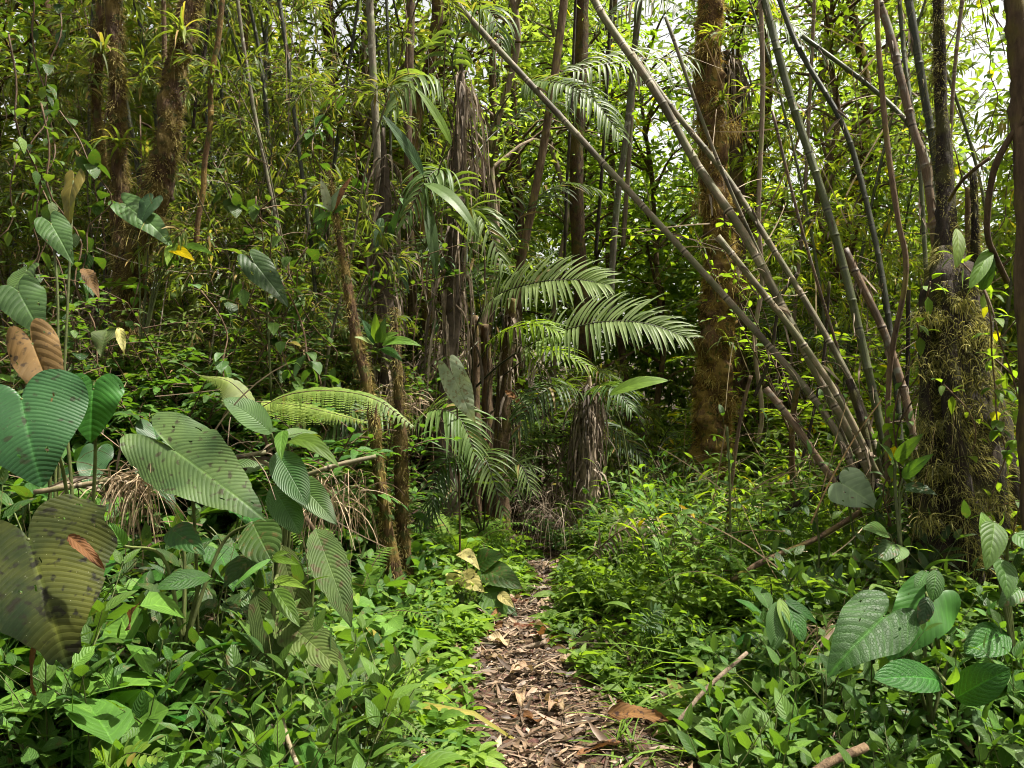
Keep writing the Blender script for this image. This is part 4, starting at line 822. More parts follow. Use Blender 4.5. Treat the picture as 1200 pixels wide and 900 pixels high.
# A: multi-stemmed middle palm with the two big spread fronds
palm('many-stemmed palm spreading two broad feathery fronds over the end of the path', GP(-.2, 7.6),
    [([(588, 640, 7.5), (586, 560, 7.5), (590, 470, 7.5), (596, 390, 7.45), (600, 350, 7.4)], [24, 20, 17, 15, 12]),
     ([(556, 640, 7.7), (558, 540, 7.7), (556, 450, 7.7), (556, 370, 7.6)], [17, 14, 12, 10]),
     ([(572, 640, 7.8), (572, 540, 7.8), (570, 440, 7.8), (568, 380, 7.7)], [14, 13, 12, 10])],
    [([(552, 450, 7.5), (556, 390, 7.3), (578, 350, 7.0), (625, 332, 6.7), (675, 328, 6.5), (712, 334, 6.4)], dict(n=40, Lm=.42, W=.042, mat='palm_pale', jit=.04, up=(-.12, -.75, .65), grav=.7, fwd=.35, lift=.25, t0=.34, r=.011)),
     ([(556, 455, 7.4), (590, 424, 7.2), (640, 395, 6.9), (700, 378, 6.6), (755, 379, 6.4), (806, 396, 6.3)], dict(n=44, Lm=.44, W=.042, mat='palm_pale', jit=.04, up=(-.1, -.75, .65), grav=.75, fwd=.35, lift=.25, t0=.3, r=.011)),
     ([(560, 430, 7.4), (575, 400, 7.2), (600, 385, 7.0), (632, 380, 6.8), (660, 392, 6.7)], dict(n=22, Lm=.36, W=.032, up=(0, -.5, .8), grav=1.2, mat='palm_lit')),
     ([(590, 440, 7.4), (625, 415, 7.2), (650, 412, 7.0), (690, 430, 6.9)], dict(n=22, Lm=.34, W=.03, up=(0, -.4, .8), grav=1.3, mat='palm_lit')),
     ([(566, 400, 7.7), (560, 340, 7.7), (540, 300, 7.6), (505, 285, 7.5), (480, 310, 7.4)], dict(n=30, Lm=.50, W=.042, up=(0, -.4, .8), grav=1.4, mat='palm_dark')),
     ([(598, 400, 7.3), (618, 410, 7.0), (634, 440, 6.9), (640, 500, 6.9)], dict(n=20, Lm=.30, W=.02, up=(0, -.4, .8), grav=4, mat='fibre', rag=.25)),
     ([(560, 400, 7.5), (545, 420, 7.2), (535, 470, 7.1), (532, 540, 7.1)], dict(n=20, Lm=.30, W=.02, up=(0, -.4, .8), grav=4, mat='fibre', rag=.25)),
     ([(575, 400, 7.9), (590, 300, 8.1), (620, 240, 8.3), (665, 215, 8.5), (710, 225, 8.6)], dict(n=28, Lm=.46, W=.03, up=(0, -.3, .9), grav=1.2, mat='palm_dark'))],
    dead=90, deadspan=(.45, .95), deadL=(.25, .7), bark='bark_brown')
# B: palm with hanging dead leaves
palm('palm trunk wrapped in long hanging dead grey-brown leaves left of the middle', GP(-.62, 7.0),
    [([(524, 620, 7.0), (522, 500, 7.0), (528, 400, 7.0), (532, 300, 7.0), (536, 200, 7.0), (540, 120, 7.0), (541, 60, 7.0)], [26, 22, 20, 20, 17, 9, 3])],
    [([(540, 130, 7.0), (530, 70, 6.9), (548, 20, 6.8), (575, 15, 6.6), (590, 60, 6.5)], dict(n=24, Lm=.5, W=.045, up=(0, -.5, .7), grav=2.2)),
     ([(538, 180, 7.0), (520, 120, 6.8), (500, 90, 6.6), (480, 95, 6.4), (462, 130, 6.3)], dict(n=22, Lm=.45, W=.045, up=(0, -.5, .7), grav=2.2)),
     ([(535, 260, 7.0), (560, 190, 7.2), (580, 140, 7.3), (605, 105, 7.2), (640, 95, 7.0), (690, 112, 6.8), (728, 160, 6.7)], dict(n=34, Lm=.44, W=.040, up=(.1, -.7, .6), grav=1.6, t0=.55, fwd=.4)),
     ([(532, 300, 7.0), (530, 240, 6.7), (520, 200, 6.5), (500, 210, 6.3), (475, 260, 6.2)], dict(n=26, Lm=.42, W=.04, up=(0, -.6, .6), grav=1.8)),
     ([(534, 330, 7.0), (545, 270, 6.7), (552, 245, 6.6), (568, 260, 6.5), (590, 310, 6.4)], dict(n=26, Lm=.42, W=.042, up=(0, -.6, .6), grav=1.6)),
     ([(536, 220, 7.1), (575, 160, 7.6), (640, 120, 8.0), (690, 160, 8.3)], dict(n=22, Lm=.4, W=.03, up=(0, -.4, .8), grav=1.6, mat='palm_dark', t0=.4))],
    dead=150, deadspan=(.3, .93), deadL=(.4, 1.5))
# C: dark dead-leaved stem
palm('dark shaggy palm stem with drooping brown leaves and clinging small plants', GP(-1.15, 6.6),
    [([(462, 640, 6.6), (460, 520, 6.6), (452, 420, 6.6), (450, 330, 6.6), (452, 240, 6.6), (449, 150, 6.6)], [20, 20, 24, 24, 14, 4])],
    [([(462, 520, 6.5), (470, 490, 6.2), (440, 475, 5.9), (400, 490, 5.7), (368, 530, 5.6)], dict(n=24, Lm=.36, W=.036, up=(0, -.6, .7), grav=1.2, mat='palm_dark')),
     ([(470, 520, 6.4), (492, 490, 6.1), (515, 480, 5.9), (540, 492, 5.8), (556, 530, 5.7)], dict(n=24, Lm=.40, W=.038, up=(0, -.6, .7), grav=1.0)),
     ([(460, 380, 6.6), (420, 360, 6.4), (390, 375, 6.2), (370, 410, 6.1)], dict(n=20, Lm=.34, W=.036, up=(0, -.6, .7), grav=1.4, mat='palm_dark'))],
    dead=170, deadspan=(.3, .95), deadL=(.3, 1.0))
# D: short palm with skirt at the path end
palm('short palm with a brown skirt of dead leaves at the end of the path', GP(.72, 7.6),
    [([(692, 660, 7.6), (690, 580, 7.6), (688, 510, 7.6), (690, 470, 7.6), (691, 440, 7.6)], [28, 24, 20, 12, 3])],
    [([(690, 480, 7.6), (672, 455, 7.2), (650, 452, 6.9), (625, 470, 6.7), (605, 510, 6.6)], dict(n=26, Lm=.36, W=.034, up=(0, -.6, .7), grav=1.2, mat='palm_dark')),
     ([(690, 480, 7.6), (700, 455, 7.3), (720, 455, 7.0), (740, 480, 6.8)], dict(n=22, Lm=.34, W=.034, up=(0, -.6, .7), grav=1.3, mat='palm_dark'))],
    dead=270, deadspan=(.3, .92), deadL=(.2, .9))
# E: drooping young palm beside the orange stem
palm('low young palm arching dark fronds down to the path left of its end', GP(-.35, 6.4),
    [([(566, 660, 6.4), (566, 620, 6.4)], [14, 10])],
    [([(566, 630, 6.4), (550, 560, 6.1), (530, 535, 5.9), (512, 560, 5.8), (505, 610, 5.7)], dict(n=28, Lm=.30, W=.028, up=(0, -.6, .7), grav=.8, mat='palm_dark')),
     ([(566, 630, 6.4), (570, 560, 6.2), (560, 530, 6.0), (572, 545, 5.8), (590, 600, 5.7)], dict(n=28, Lm=.30, W=.028, up=(0, -.6, .7), grav=.8, mat='palm_dark')),
     ([(566, 630, 6.4), (590, 560, 6.4), (610, 545, 6.3), (625, 580, 6.2)], dict(n=22, Lm=.26, W=.02, up=(0, -.6, .7), grav=.8)),
     ([(566, 630, 6.4), (540, 580, 6.2), (510, 580, 6.1), (485, 620, 6.0)], dict(n=24, Lm=.28, W=.02, up=(0, -.6, .7), grav=.8, mat='palm_dark'))], bark='bark_brown')
# F: palm behind, pale comb-like frond at the top
palm('tall palm at the top hanging a pale comb-shaped frond behind the poles', GP(2.6, 9.6),
    [([(868, 540, 9.8), (866, 300, 9.8), (860, 120, 9.8), (850, 60, 9.7)], [16, 16, 15, 13])],
    [([(850, 70, 9.5), (825, 62, 8.5), (780, 68, 7.6), (725, 72, 7.0), (672, 84, 6.7)], dict(n=34, Lm=.42, W=.045, up=(0, -.9, .3), grav=1.6, t0=.25, fwd=.1)),
     ([(850, 70, 9.6), (880, 30, 9.3), (930, 30, 9.0), (970, 70, 8.8)], dict(n=26, Lm=.5, W=.035, up=(0, -.5, .7), grav=1.8)),
     ([(850, 70, 9.6), (800, 10, 9.6), (750, 0, 9.4), (700, 30, 9.2)], dict(n=26, Lm=.5, W=.035, up=(0, -.5, .7), grav=1.8, mat='palm_dark'))], dead=120, deadspan=(.75, .99), deadL=(.5, 1.4), bark='bark_brown')
# dead frond lying by the path
g = Geo(); fr = px_pts([(672, 672, 6.0), (700, 645, 5.9), (728, 622, 5.8), (760, 615, 5.7), (790, 628, 5.6)]); o = fr[0].copy()
frond(g, local(fr, o), n=26, Lm=.30, W=.02, up=(.2, -.5, .8), grav=2.2, rag=.15); ob = g.build('fallen_frond', [M['fibre'], M['bark_brown']]); ob.location = o
tag(ob, 'grey withered palm frond drooping over the plants right of the path end', 'palm frond')

# --- big leaved plants
def leafplant(name, label, base, leaves, cat='leafy plant', stem='stem_green', pet=.006):
    o = np.asarray(base, float); rt = root(name, o, label, cat); rg = np.random.default_rng(len(label) * 3 + 1)
    for L in leaves:
        kind, a, b, w, mt = L[:5]; kw = dict(L[5]) if len(L) > 5 else {}
        face = kw.pop('face', (0, -.75, .65)); lb = kw.pop('label', None); nopet = kw.pop('nopet', False)
        A = P(*a) - o; B = P(*b) - o; W = w / F * a[2]
        g = Geo()
        if kind == 'h': heart(g, A, B, W, face, rng=rg, **kw)
        else: bigleaf(g, A, B, W, face, rng=rg, **kw)
        if not nopet:
            mid = A * np.array([.45, .45, .72]) + np.array([0, .05, .03]); tube(g, [np.array([0, 0, 0]), mid, A - np.array([0, 0, .0])], [pet * 1.3, pet * .8], seg=6, n=12, mi=1, rng=rg)
        ob = g.build('leaf', [M[mt], M[stem]], rt)
        if lb: ob['label'] = lb
    return rt
leafplant('heart_leaved_plant', 'large plant with huge corrugated heart-shaped leaves cut by the left edge', GP(-1.45, 2.7), [
    ('h', (25, 467, 2.3), (44, 562, 2.2), 138, 'aroid', dict(face=(.25, -.85, .45), corr=.007, nvein=17, label='broad blue-green heart leaf')),
    ('h', (110, 455, 2.45), (103, 517, 2.4), 68, 'aroid_green', dict(face=(.1, -.85, .5), cup=.16, label='smaller bright green heart leaf')),
    ('h', (38, 402, 2.75), (64, 476, 2.65), 56, 'deadleaf', dict(face=(.45, -.7, -.4), cup=.2, droop=.3, label='brown withered leaf folded behind'))], 'aroid plant')
leafplant('heart_leaved_plant', 'plant with one huge blemished dark heart leaf at the lower left', GP(-1.35, 2.3), [
    ('h', (33, 632, 1.95), (72, 762, 1.8), 172, 'aroid_spot', dict(face=(.2, -.7, .7), corr=.006, nvein=19, ragged=.03, droop=.2, holes=16))], 'aroid plant')
leafplant('heart_leaved_plant', 'plant with a broad grey-green leaf pointing to the lower right', GP(-1.25, 3.2), [
    ('h', (203, 527, 2.75), (304, 598, 2.6), 92, 'aroid_grey', dict(face=(-.1, -.75, .65), corr=.005, nvein=15, lobe=1.5, ragged=.02, cup=.02))], 'aroid plant')
leafplant('heart_leaved_plant', 'climbing plant with a dark bluish arrow leaf near the upper left edge', GP(-1.95, 3.4), [
    ('h', (22, 342, 3.1), (47, 388, 3.0), 52, 'blue', dict(face=(.1, -.8, .6))),
    ('h', (60, 262, 3.6), (82, 300, 3.5), 36, 'blue', dict(face=(.2, -.8, .5))),
    ('h', (86, 212, 3.7), (74, 262, 3.6), 26, 'shrub_dim', dict(face=(-.2, -.8, .5))),
    ('h', (30, 318, 3.3), (8, 345, 3.2), 40, 'blue', dict(face=(-.3, -.8, .5)))], 'aroid plant')
leafplant('heart_leaved_plant', 'climbing plant with long dark leaves clasping the mossy twin tree', P(165, 420, 5.6), [
    ('h', (150, 242, 5.5), (202, 280, 5.4), 38, 'blue', dict(face=(.3, -.8, .6))),
    ('h', (178, 235, 5.5), (160, 262, 5.4), 26, 'aroid', dict()),
    ('b', (196, 290, 5.5), (228, 306, 5.3), 16, 'shrub_lit', dict(K=14, nv=7)), ('b', (205, 285, 5.5), (196, 312, 5.3), 14, 'herb_bright', dict(K=14, nv=7)), ('b', (213, 288, 5.5), (252, 300, 5.3), 12, 'shrub_lit', dict(K=14, nv=7))], 'aroid plant')
leafplant('heart_leaved_plant', 'lone bluish arrow-shaped leaf hanging right of the mossy liana', P(318, 470, 5.2), [
    ('h', (298, 308, 5.0), (337, 354, 4.9), 34, 'blue', dict(face=(.1, -.85, .5)))], 'aroid plant')
leafplant('ribbed_leaf_plant', 'clump of ribbed oval leaves on stalks in front of the fern', P(330, 760, 3.2), [
    ('b', (318, 508, 3.1), (262, 468, 3.05), 38, 'calathea', dict(prof='ellip', face=(-.1, -.6, .8))),
    ('b', (325, 530, 3.1), (360, 592, 2.95), 38, 'calathea', dict(prof='ellip', face=(.1, -.85, .4), droop=.25)),
    ('b', (338, 518, 3.15), (398, 548, 3.0), 24, 'herb_bright', dict(face=(0, -.6, .8), droop=.4)),
    ('b', (330, 512, 3.2), (372, 508, 3.3), 20, 'calathea', dict(face=(0, -.5, .8))),
    ('b', (314, 542, 3.15), (262, 556, 3.1), 32, 'calathea', dict(prof='ellip', face=(0, -.6, .8))),
    ('b', (332, 505, 3.1), (330, 540, 2.95), 16, 'herb_bright', dict(face=(0, -.9, .3))),
    ('b', (345, 560, 3.1), (395, 615, 3.0), 34, 'calathea', dict(prof='lance', face=(0, -.8, .5))),
    ('b', (320, 570, 3.1), (352, 625, 3.0), 36, 'calathea', dict(prof='ellip', face=(0, -.8, .5)))], 'leafy plant')
leafplant('drooping_leaf_plant', 'plant with long dull olive leaves hanging down left of the path', P(360, 800, 3.0), [
    ('b', (370, 620, 2.9), (412, 735, 2.7), 44, 'olive', dict(face=(.2, -.9, .35), prof='lance', ragged=.05)),
    ('b', (330, 640, 2.9), (372, 770, 2.7), 40, 'olive', dict(face=(-.1, -.9, .35), prof='lance', ragged=.05)),
    ('b', (325, 720, 2.7), (410, 795, 2.5), 50, 'olive', dict(face=(0, -.8, .6), prof='lance', ragged=.06)),
    ('b', (300, 690, 2.8), (340, 800, 2.6), 34, 'olive', dict(face=(-.3, -.9, .3), prof='lance')),
    ('b', (300, 650, 2.8), (262, 690, 2.7), 34, 'herb_dark', dict(face=(-.3, -.7, .6)))], 'leafy plant')
leafplant('oval_leaf_plant', 'dark plant with glossy oval leaf below the long horizontal stick', P(215, 760, 2.7), [
    ('b', (246, 676, 2.5), (184, 690, 2.4), 28, 'aroid_net', dict(face=(0, -.7, .7), prof='ellip')), ('b', (200, 620, 2.7), (240, 650, 2.6), 34, 'herb_dark', dict(face=(0, -.8, .6))),
    ('b', (296, 612, 2.8), (320, 660, 2.7), 50, 'herb_dark', dict(face=(0, -.8, .5), prof='ellip')), ('b', (145, 640, 2.5), (128, 612, 2.5), 20, 'herb', dict(face=(0, -.8, .5)))], 'leafy plant')
leafplant('notched_leaf_plant', 'pale grey notched leaf standing alone in front of the palm stems', GP(-.38, 5.9), [
    ('h', (532, 442, 5.6), (554, 494, 5.5), 34, 'pale', dict(face=(-.35, -.85, .35), lobe=1.6, cup=.02, corr=.002)) ], 'leafy plant', 'stem_brown')
leafplant('silver_leaf_plant', 'pale silver-green triangular leaf under the leaning poles', P(1010, 690, 4.4), [
    ('h', (986, 566, 4.3), (1030, 592, 4.2), 52, 'paleback', dict(face=(-.2, -.85, .5), lobe=.6, cup=.1))], 'leafy plant')
leafplant('strap_leaf_plant', 'single bright green blade-like leaf right of the broad fronds', GP(.95, 6.0), [
    ('b', (714, 463, 6.0), (783, 446, 5.9), 19, 'herb_bright', dict(face=(0, -.7, .7), prof='ellip', droop=.2, label='horizontal bright leaf'))], 'leafy plant')
leafplant('long_leaf_plant', 'epiphyte with long pale bluish and green blades above the shaggy palm stem', P(500, 290, 6.3), [
    ('b', (496, 205, 6.2), (446, 132, 6.0), 17, 'blue', dict(face=(.4, -.8, .4), prof='lance', droop=.1)),
    ('b', (529, 170, 6.2), (484, 100, 6.1), 13, 'herb_bright', dict(face=(.4, -.8, .4), prof='lance')),
    ('b', (497, 215, 6.2), (562, 280, 6.0), 18, 'palm', dict(face=(.2, -.8, .6), prof='lance', droop=.3)),
    ('b', (500, 240, 6.3), (512, 330, 6.2), 14, 'palm_dark', dict(face=(.2, -.9, .2), prof='lance')), ('b', (455, 290, 6.3), (470, 240, 6.2), 10, 'blue', dict(prof='lance')),
    ('b', (463, 300, 6.3), (480, 345, 6.2), 10, 'blue', dict(prof='ovate')), ('b', (447, 255, 6.3), (440, 300, 6.2), 12, 'blue', dict(prof='ovate'))], 'epiphyte')
leafplant('rosette_plant', 'small glossy rosette perched on the bent orange-mossed stem', P(446, 412, 4.9), [
    ('b', (440, 402, 4.9), (424, 374, 4.85), 12, 'blue', dict(nopet=1)), ('b', (442, 402, 4.9), (440, 366, 4.85), 12, 'herb_bright', dict(nopet=1)), ('b', (446, 402, 4.9), (452, 372, 4.85), 13, 'blue', dict(nopet=1)),
    ('b', (448, 404, 4.9), (494, 406, 4.8), 15, 'herb_bright', dict(nopet=1, droop=.3)), ('b', (448, 408, 4.9), (472, 424, 4.8), 12, 'herb', dict(nopet=1)), ('b', (438, 404, 4.9), (415, 395, 4.8), 9, 'palm', dict(nopet=1)),
    ('b', (446, 400, 4.9), (468, 390, 4.85), 12, 'herb_bright', dict(nopet=1))], 'epiphyte')
leafplant('rosette_plant', 'pale yellowish rosette sprouting from the tip of the bent mossed stem', P(388, 250, 5.0), [
    ('b', (386, 248, 5.0), (376, 208, 4.95), 11, 'pale', dict(nopet=1)), ('b', (388, 248, 5.0), (398, 222, 4.95), 12, 'paleback', dict(nopet=1)), ('b', (388, 248, 5.0), (368, 240, 4.9), 9, 'paleback', dict(nopet=1)),
    ('b', (392, 246, 5.0), (414, 205, 5.0), 9, 'redleaf', dict(nopet=1)), ('b', (390, 250, 5.0), (412, 240, 5.0), 10, 'herb', dict(nopet=1)), ('b', (388, 250, 5.0), (366, 262, 5.0), 11, 'herb', dict(nopet=1))], 'epiphyte')
leafplant('yellowing_plant', 'low plant with big green and yellowed leaves at the left of the path end', GP(-.28, 5.4), [
    ('b', (560, 690, 5.3), (606, 722, 5.1), 36, 'herb_dark', dict(face=(.2, -.8, .6), ragged=.1)), ('b', (566, 668, 5.3), (612, 690, 5.15), 34, 'herb_dark', dict(face=(.2, -.8, .6))),
    ('b', (558, 662, 5.35), (590, 650, 5.3), 30, 'herb_dark', dict(face=(.1, -.7, .7))), ('b', (572, 690, 5.2), (590, 735, 5.05), 34, 'herb', dict(face=(.1, -.9, .3))),
    ('b', (538, 648, 5.3), (562, 668, 5.15), 17, 'yellow', dict(face=(.2, -.8, .5), droop=.5, label='pinkish yellow withering leaf')), ('b', (540, 672, 5.25), (568, 694, 5.1), 24, 'yellow', dict(face=(0, -.9, .4), ragged=.1, label='pale yellow leaf')),
    ('b', (535, 668, 5.3), (526, 692, 5.15), 18, 'yellow', dict(face=(-.2, -.9, .3))), ('b', (585, 695, 5.15), (602, 712, 5.05), 13, 'yellow', dict(face=(0, -.9, .4))),
    ('b', (545, 695, 5.2), (540, 745, 5.1), 30, 'herb_dark', dict(face=(-.2, -.9, .3)))], 'leafy plant')
leafplant('netted_leaf_plant', 'large plant with dark netted heart leaves at the lower right', P(1090, 850, 2.9), [
    ('h', (1036, 722, 2.75), (974, 781, 2.6), 78, 'aroid_net', dict(face=(-.15, -.7, .75), cup=.1, label='dark netted heart leaf')),
    ('h', (1092, 702, 2.9), (1042, 772, 2.8), 66, 'aroid_green', dict(face=(.1, -.75, .6), cup=.12, label='brighter leaf tucked behind')),
    ('b', (1102, 798, 2.6), (1025, 796, 2.5), 42, 'aroid_net', dict(prof='ellip', face=(0, -.7, .75))),
    ('b', (1120, 818, 2.6), (1184, 784, 2.5), 42, 'aroid_net', dict(prof='ellip', face=(0, -.75, .65))),
    ('b', (1112, 802, 2.5), (1120, 780, 2.45), 15, 'herb_bright', dict(face=(0, -.9, .3))),
    ('b', (1180, 742, 2.9), (1130, 765, 2.8), 40, 'aroid_net', dict(face=(0, -.75, .6), prof='ellip'))], 'leafy plant')
leafplant('oval_leaf_plant', 'drooping oval-leaved sprig right of the mossy stump foot', P(1190, 780, 2.9), [
    ('b', (1165, 612, 2.7), (1155, 668, 2.6), 30, 'herb', dict(face=(-.1, -.9, .4))), ('b', (1172, 655, 2.75), (1180, 702, 2.65), 30, 'herb', dict(face=(.1, -.9, .4))), ('b', (1170, 615, 2.75), (1176, 600, 2.7), 10, 'herb_bright', dict()),
    ('b', (1195, 690, 2.75), (1170, 712, 2.7), 24, 'herb_dark', dict()), ('b', (1190, 625, 2.75), (1215, 650, 2.7), 30, 'herb', dict()), ('b', (1160, 635, 2.7), (1150, 600, 2.75), 22, 'herb', dict())], 'leafy plant')
leafplant('oval_leaf_plant', 'trio of hanging ribbed leaves beside the lower right netted leaves', P(1100, 760, 2.9), [
    ('b', (1097, 668, 2.75), (1092, 704, 2.7), 20, 'aroid_net', dict(face=(-.2, -.9, .3), prof='ellip')), ('b', (1085, 670, 2.8), (1072, 690, 2.75), 14, 'aroid_net', dict(prof='ellip')), ('b', (1088, 700, 2.75), (1078, 732, 2.7), 18, 'herb_dark', dict(prof='ellip'))], 'leafy plant')
leafplant('drooping_leaf_plant', 'plant with folded ribbed leaves hanging left of the lower right heart leaf', P(935, 800, 3.3), [
    ('b', (912, 705, 3.2), (908, 762, 3.1), 24, 'calathea', dict(prof='ellip', face=(-.3, -.9, .3))), ('b', (918, 706, 3.2), (940, 752, 3.1), 28, 'aroid_net', dict(prof='ellip', face=(.3, -.8, .4))), ('b', (914, 702, 3.2), (922, 745, 3.1), 14, 'herb_bright', dict(prof='lance')), ('b', (920, 705, 3.2), (958, 732, 3.2), 20, 'aroid_net', dict(prof='lance', face=(.3, -.5, .8)))], 'leafy plant')
leafplant('hanging_leaf_sprig', 'two bright oval leaves hanging above the right-hand stump', P(1128, 262, 3.8), [
    ('b', (1121, 268, 3.8), (1120, 314, 3.7), 15, 'herb_bright', dict(prof='ellip', face=(0, -1, .1), nopet=1)), ('b', (1160, 292, 3.8), (1136, 338, 3.7), 17, 'herb_bright', dict(prof='ellip', face=(-.2, -.9, .2), nopet=1)), ('b', (1150, 340, 3.8), (1165, 300, 3.8), 14, 'herb', dict(nopet=1))], 'epiphyte')
leafplant('oval_leaf_plant', 'dark drooping leaves on the left side of the mossy stump', P(1060, 700, 3.9), [
    ('b', (1040, 625, 3.8), (1010, 620, 3.7), 22, 'herb_dark', dict()), ('b', (1046, 636, 3.8), (1030, 660, 3.7), 24, 'herb_dark', dict()), ('b', (1050, 540, 4.0), (1082, 508, 3.9), 16, 'herb', dict()), ('b', (1058, 560, 4.0), (1094, 532, 3.9), 16, 'herb', dict()),
    ('b', (1048, 545, 4.0), (1030, 520, 3.9), 16, 'herb_dark', dict()), ('b', (1056, 640, 3.8), (1050, 660, 3.7), 20, 'herb_dark', dict()), ('b', (1060, 570, 4.0), (1098, 580, 3.9), 18, 'herb_dark', dict())], 'leafy plant')
leafplant('arching_leaf_plant', 'small weed with tapering leaves leaning over the left herbs', P(318, 740, 2.6), [
    ('b', (318, 655, 2.5), (272, 690, 2.4), 8, 'herb_bright', dict(prof='lance', K=14, nv=5)), ('b', (318, 655, 2.5), (350, 662, 2.45), 10, 'herb_bright', dict(prof='lance', K=14, nv=5)), ('b', (320, 652, 2.5), (340, 648, 2.45), 8, 'herb_bright', dict(prof='lance', K=14, nv=5)), ('b', (322, 690, 2.5), (352, 735, 2.4), 22, 'herb', dict(K=16, nv=7)), ('b', (322, 680, 2.5), (360, 690, 2.4), 14, 'herb_bright', dict(K=16, nv=7))], 'herb')
# reddish dead leaf caught on the big left leaf, curled dead leaf sheath, big dead leaves on the path
def deadleaf(label, a, b, w, mt='redleaf', name='dead_leaf', face=(0, -.6, .8), **kw):
    o = P(*a); g = Geo(); bigleaf(g, np.zeros(3), P(*b) - o, w / F * a[2], face, **{**dict(ragged=.12, wav=.15, fold=.3, K=24, nv=9), **kw}); ob = g.build(name, M[mt]); ob.location = o; return tag(ob, label, 'dead leaf')
deadleaf('reddish dead leaf caught on the edge of the huge blemished leaf', (80, 628, 1.9), (123, 668, 1.88), 16)
deadleaf('long brown dead leaf standing upright beside the herbs at bottom left', (42, 815, 1.95), (50, 728, 1.9), 9, 'deadleaf', prof='strap')
deadleaf('brown bract-like dead leaf in the middle of the left herbs', (152, 738, 2.3), (165, 705, 2.25), 16, 'redleaf')
deadleaf('pinkish dead sheath lying across below the pale notched leaf', (528, 511, 6.0), (572, 516, 5.9), 12, 'redleaf', prof='lance')
deadleaf('dark red pointed sheath hanging from the palm stems', (592, 458, 6.9), (622, 490, 6.7), 9, 'redleaf', prof='lance')
deadleaf('big dark brown dead leaf lying across the right side of the path', (712, 836, 3.27), (784, 845, 3.2), 24, 'redleaf', face=(0, -.5, .9), prof='lance')
deadleaf('orange brown dead leaf hooked on the mossy bank in the upper left', (100, 315, 3.8), (116, 350, 3.7), 16, 'deadleaf')
deadleaf('grey-brown curled leaf hanging beside the orange one', (128, 385, 3.7), (118, 418, 3.6), 26, 'olive')
deadleaf('small yellow-green leaf hanging next to the curled grey leaf', (140, 384, 3.6), (146, 415, 3.55), 11, 'yellow')
deadleaf('tan curled dead leaf in the herbs left of the path', (428, 815, 3.0), (420, 850, 2.95), 24, 'deadleaf')
deadleaf('pale bamboo sheath lying below the netted leaf plant', (985, 735, 3.4), (960, 760, 3.3), 14, 'straw', prof='strap')
deadleaf('greenish yellow fallen leaf at the bottom of the path', (580, 876, 3.2), (545, 895, 3.15), 14, 'olive', face=(0, -.3, 1), prof='lance')
# fern fronds (single arching fern and bottom ones)
o = P(380, 640, 4.0); rt = root('tree_fern', o, 'light green feathery fern arching in front of the orange-mossed stem', 'fern')
for pts, Lm in (([(300, 480, 4.1), (340, 462, 4.05), (390, 458, 4.0), (440, 468, 3.95), (484, 500, 3.9)], .16), ([(290, 470, 4.2), (340, 474, 4.2), (380, 482, 4.15), (430, 495, 4.1)], .10), ([(300, 478, 4.1), (270, 448, 4.1), (235, 440, 4.0)], .10)):
    g = Geo(); fern(g, local(px_pts(pts), o), n=34, Lm=Lm, W=.042, up=(0, -.5, .85), fine=12, grav=1.2); g.build('frond', [M['fern_pale'], M['stem_brown']], rt)
g = Geo(); tube(g, local(px_pts([(380, 640, 4.2), (330, 560, 4.2), (298, 480, 4.12)]), o), [.014, .008], seg=7, n=12); g.build('stem', M['stem_brown'], rt)
o = P(420, 900, 3.0); rt = root('fern_plant', o, 'bright lacy fern at the left edge of the path in front', 'fern')
for pts in ([(425, 880, 3.0), (440, 852, 2.95), (470, 842, 2.9), (508, 872, 2.85)], [(425, 880, 3.0), (420, 845, 2.95), (440, 825, 2.9), (480, 828, 2.9)], [(425, 880, 3.0), (450, 870, 2.9), (480, 880, 2.8)], [(420, 880, 3.0), (400, 850, 2.95), (392, 870, 2.85)]):
    g = Geo(); fern(g, local(px_pts(pts), o), n=26, Lm=.10, W=.022, up=(0, -.4, .9), fine=10, grav=.6); g.build('frond', [M['fern'], M['stem_green']], rt)
o = P(150, 930, 2.0); rt = root('fern_plant', o, 'round-lobed fern fronds at the bottom edge on the left', 'fern')
for pts in ([(150, 930, 2.0), (140, 895, 1.95), (155, 882, 1.9), (190, 888, 1.85)], [(150, 930, 2.0), (130, 900, 1.95), (112, 885, 1.9)]):
    g = Geo(); c = local(px_pts(pts), o); frond(g, c, n=15, Lm=.05, W=.028, up=(0, -.6, .8), grav=.3, prof='ellip', fwd=.2, t0=.2, r=.003, K=4); g.build('frond', [M['fern'], M['stem_green']], rt)
o = P(770, 760, 4.2); rt = root('fern_plant', o, 'ladder-like fern among the bright plants right of the path', 'fern')
for pts in ([(770, 775, 4.1), (755, 745, 4.05), (762, 722, 4.0), (772, 715, 4.0)], [(790, 740, 4.2), (768, 730, 4.1), (752, 735, 4.0)]):
    g = Geo(); frond(g, local(px_pts(pts), o), n=12, Lm=.09, W=.022, up=(0, -.7, .6), grav=.4, prof='ellip', fwd=.3, t0=.15, r=.003, K=4); g.build('frond', [M['blue'], M['stem_green']], rt)

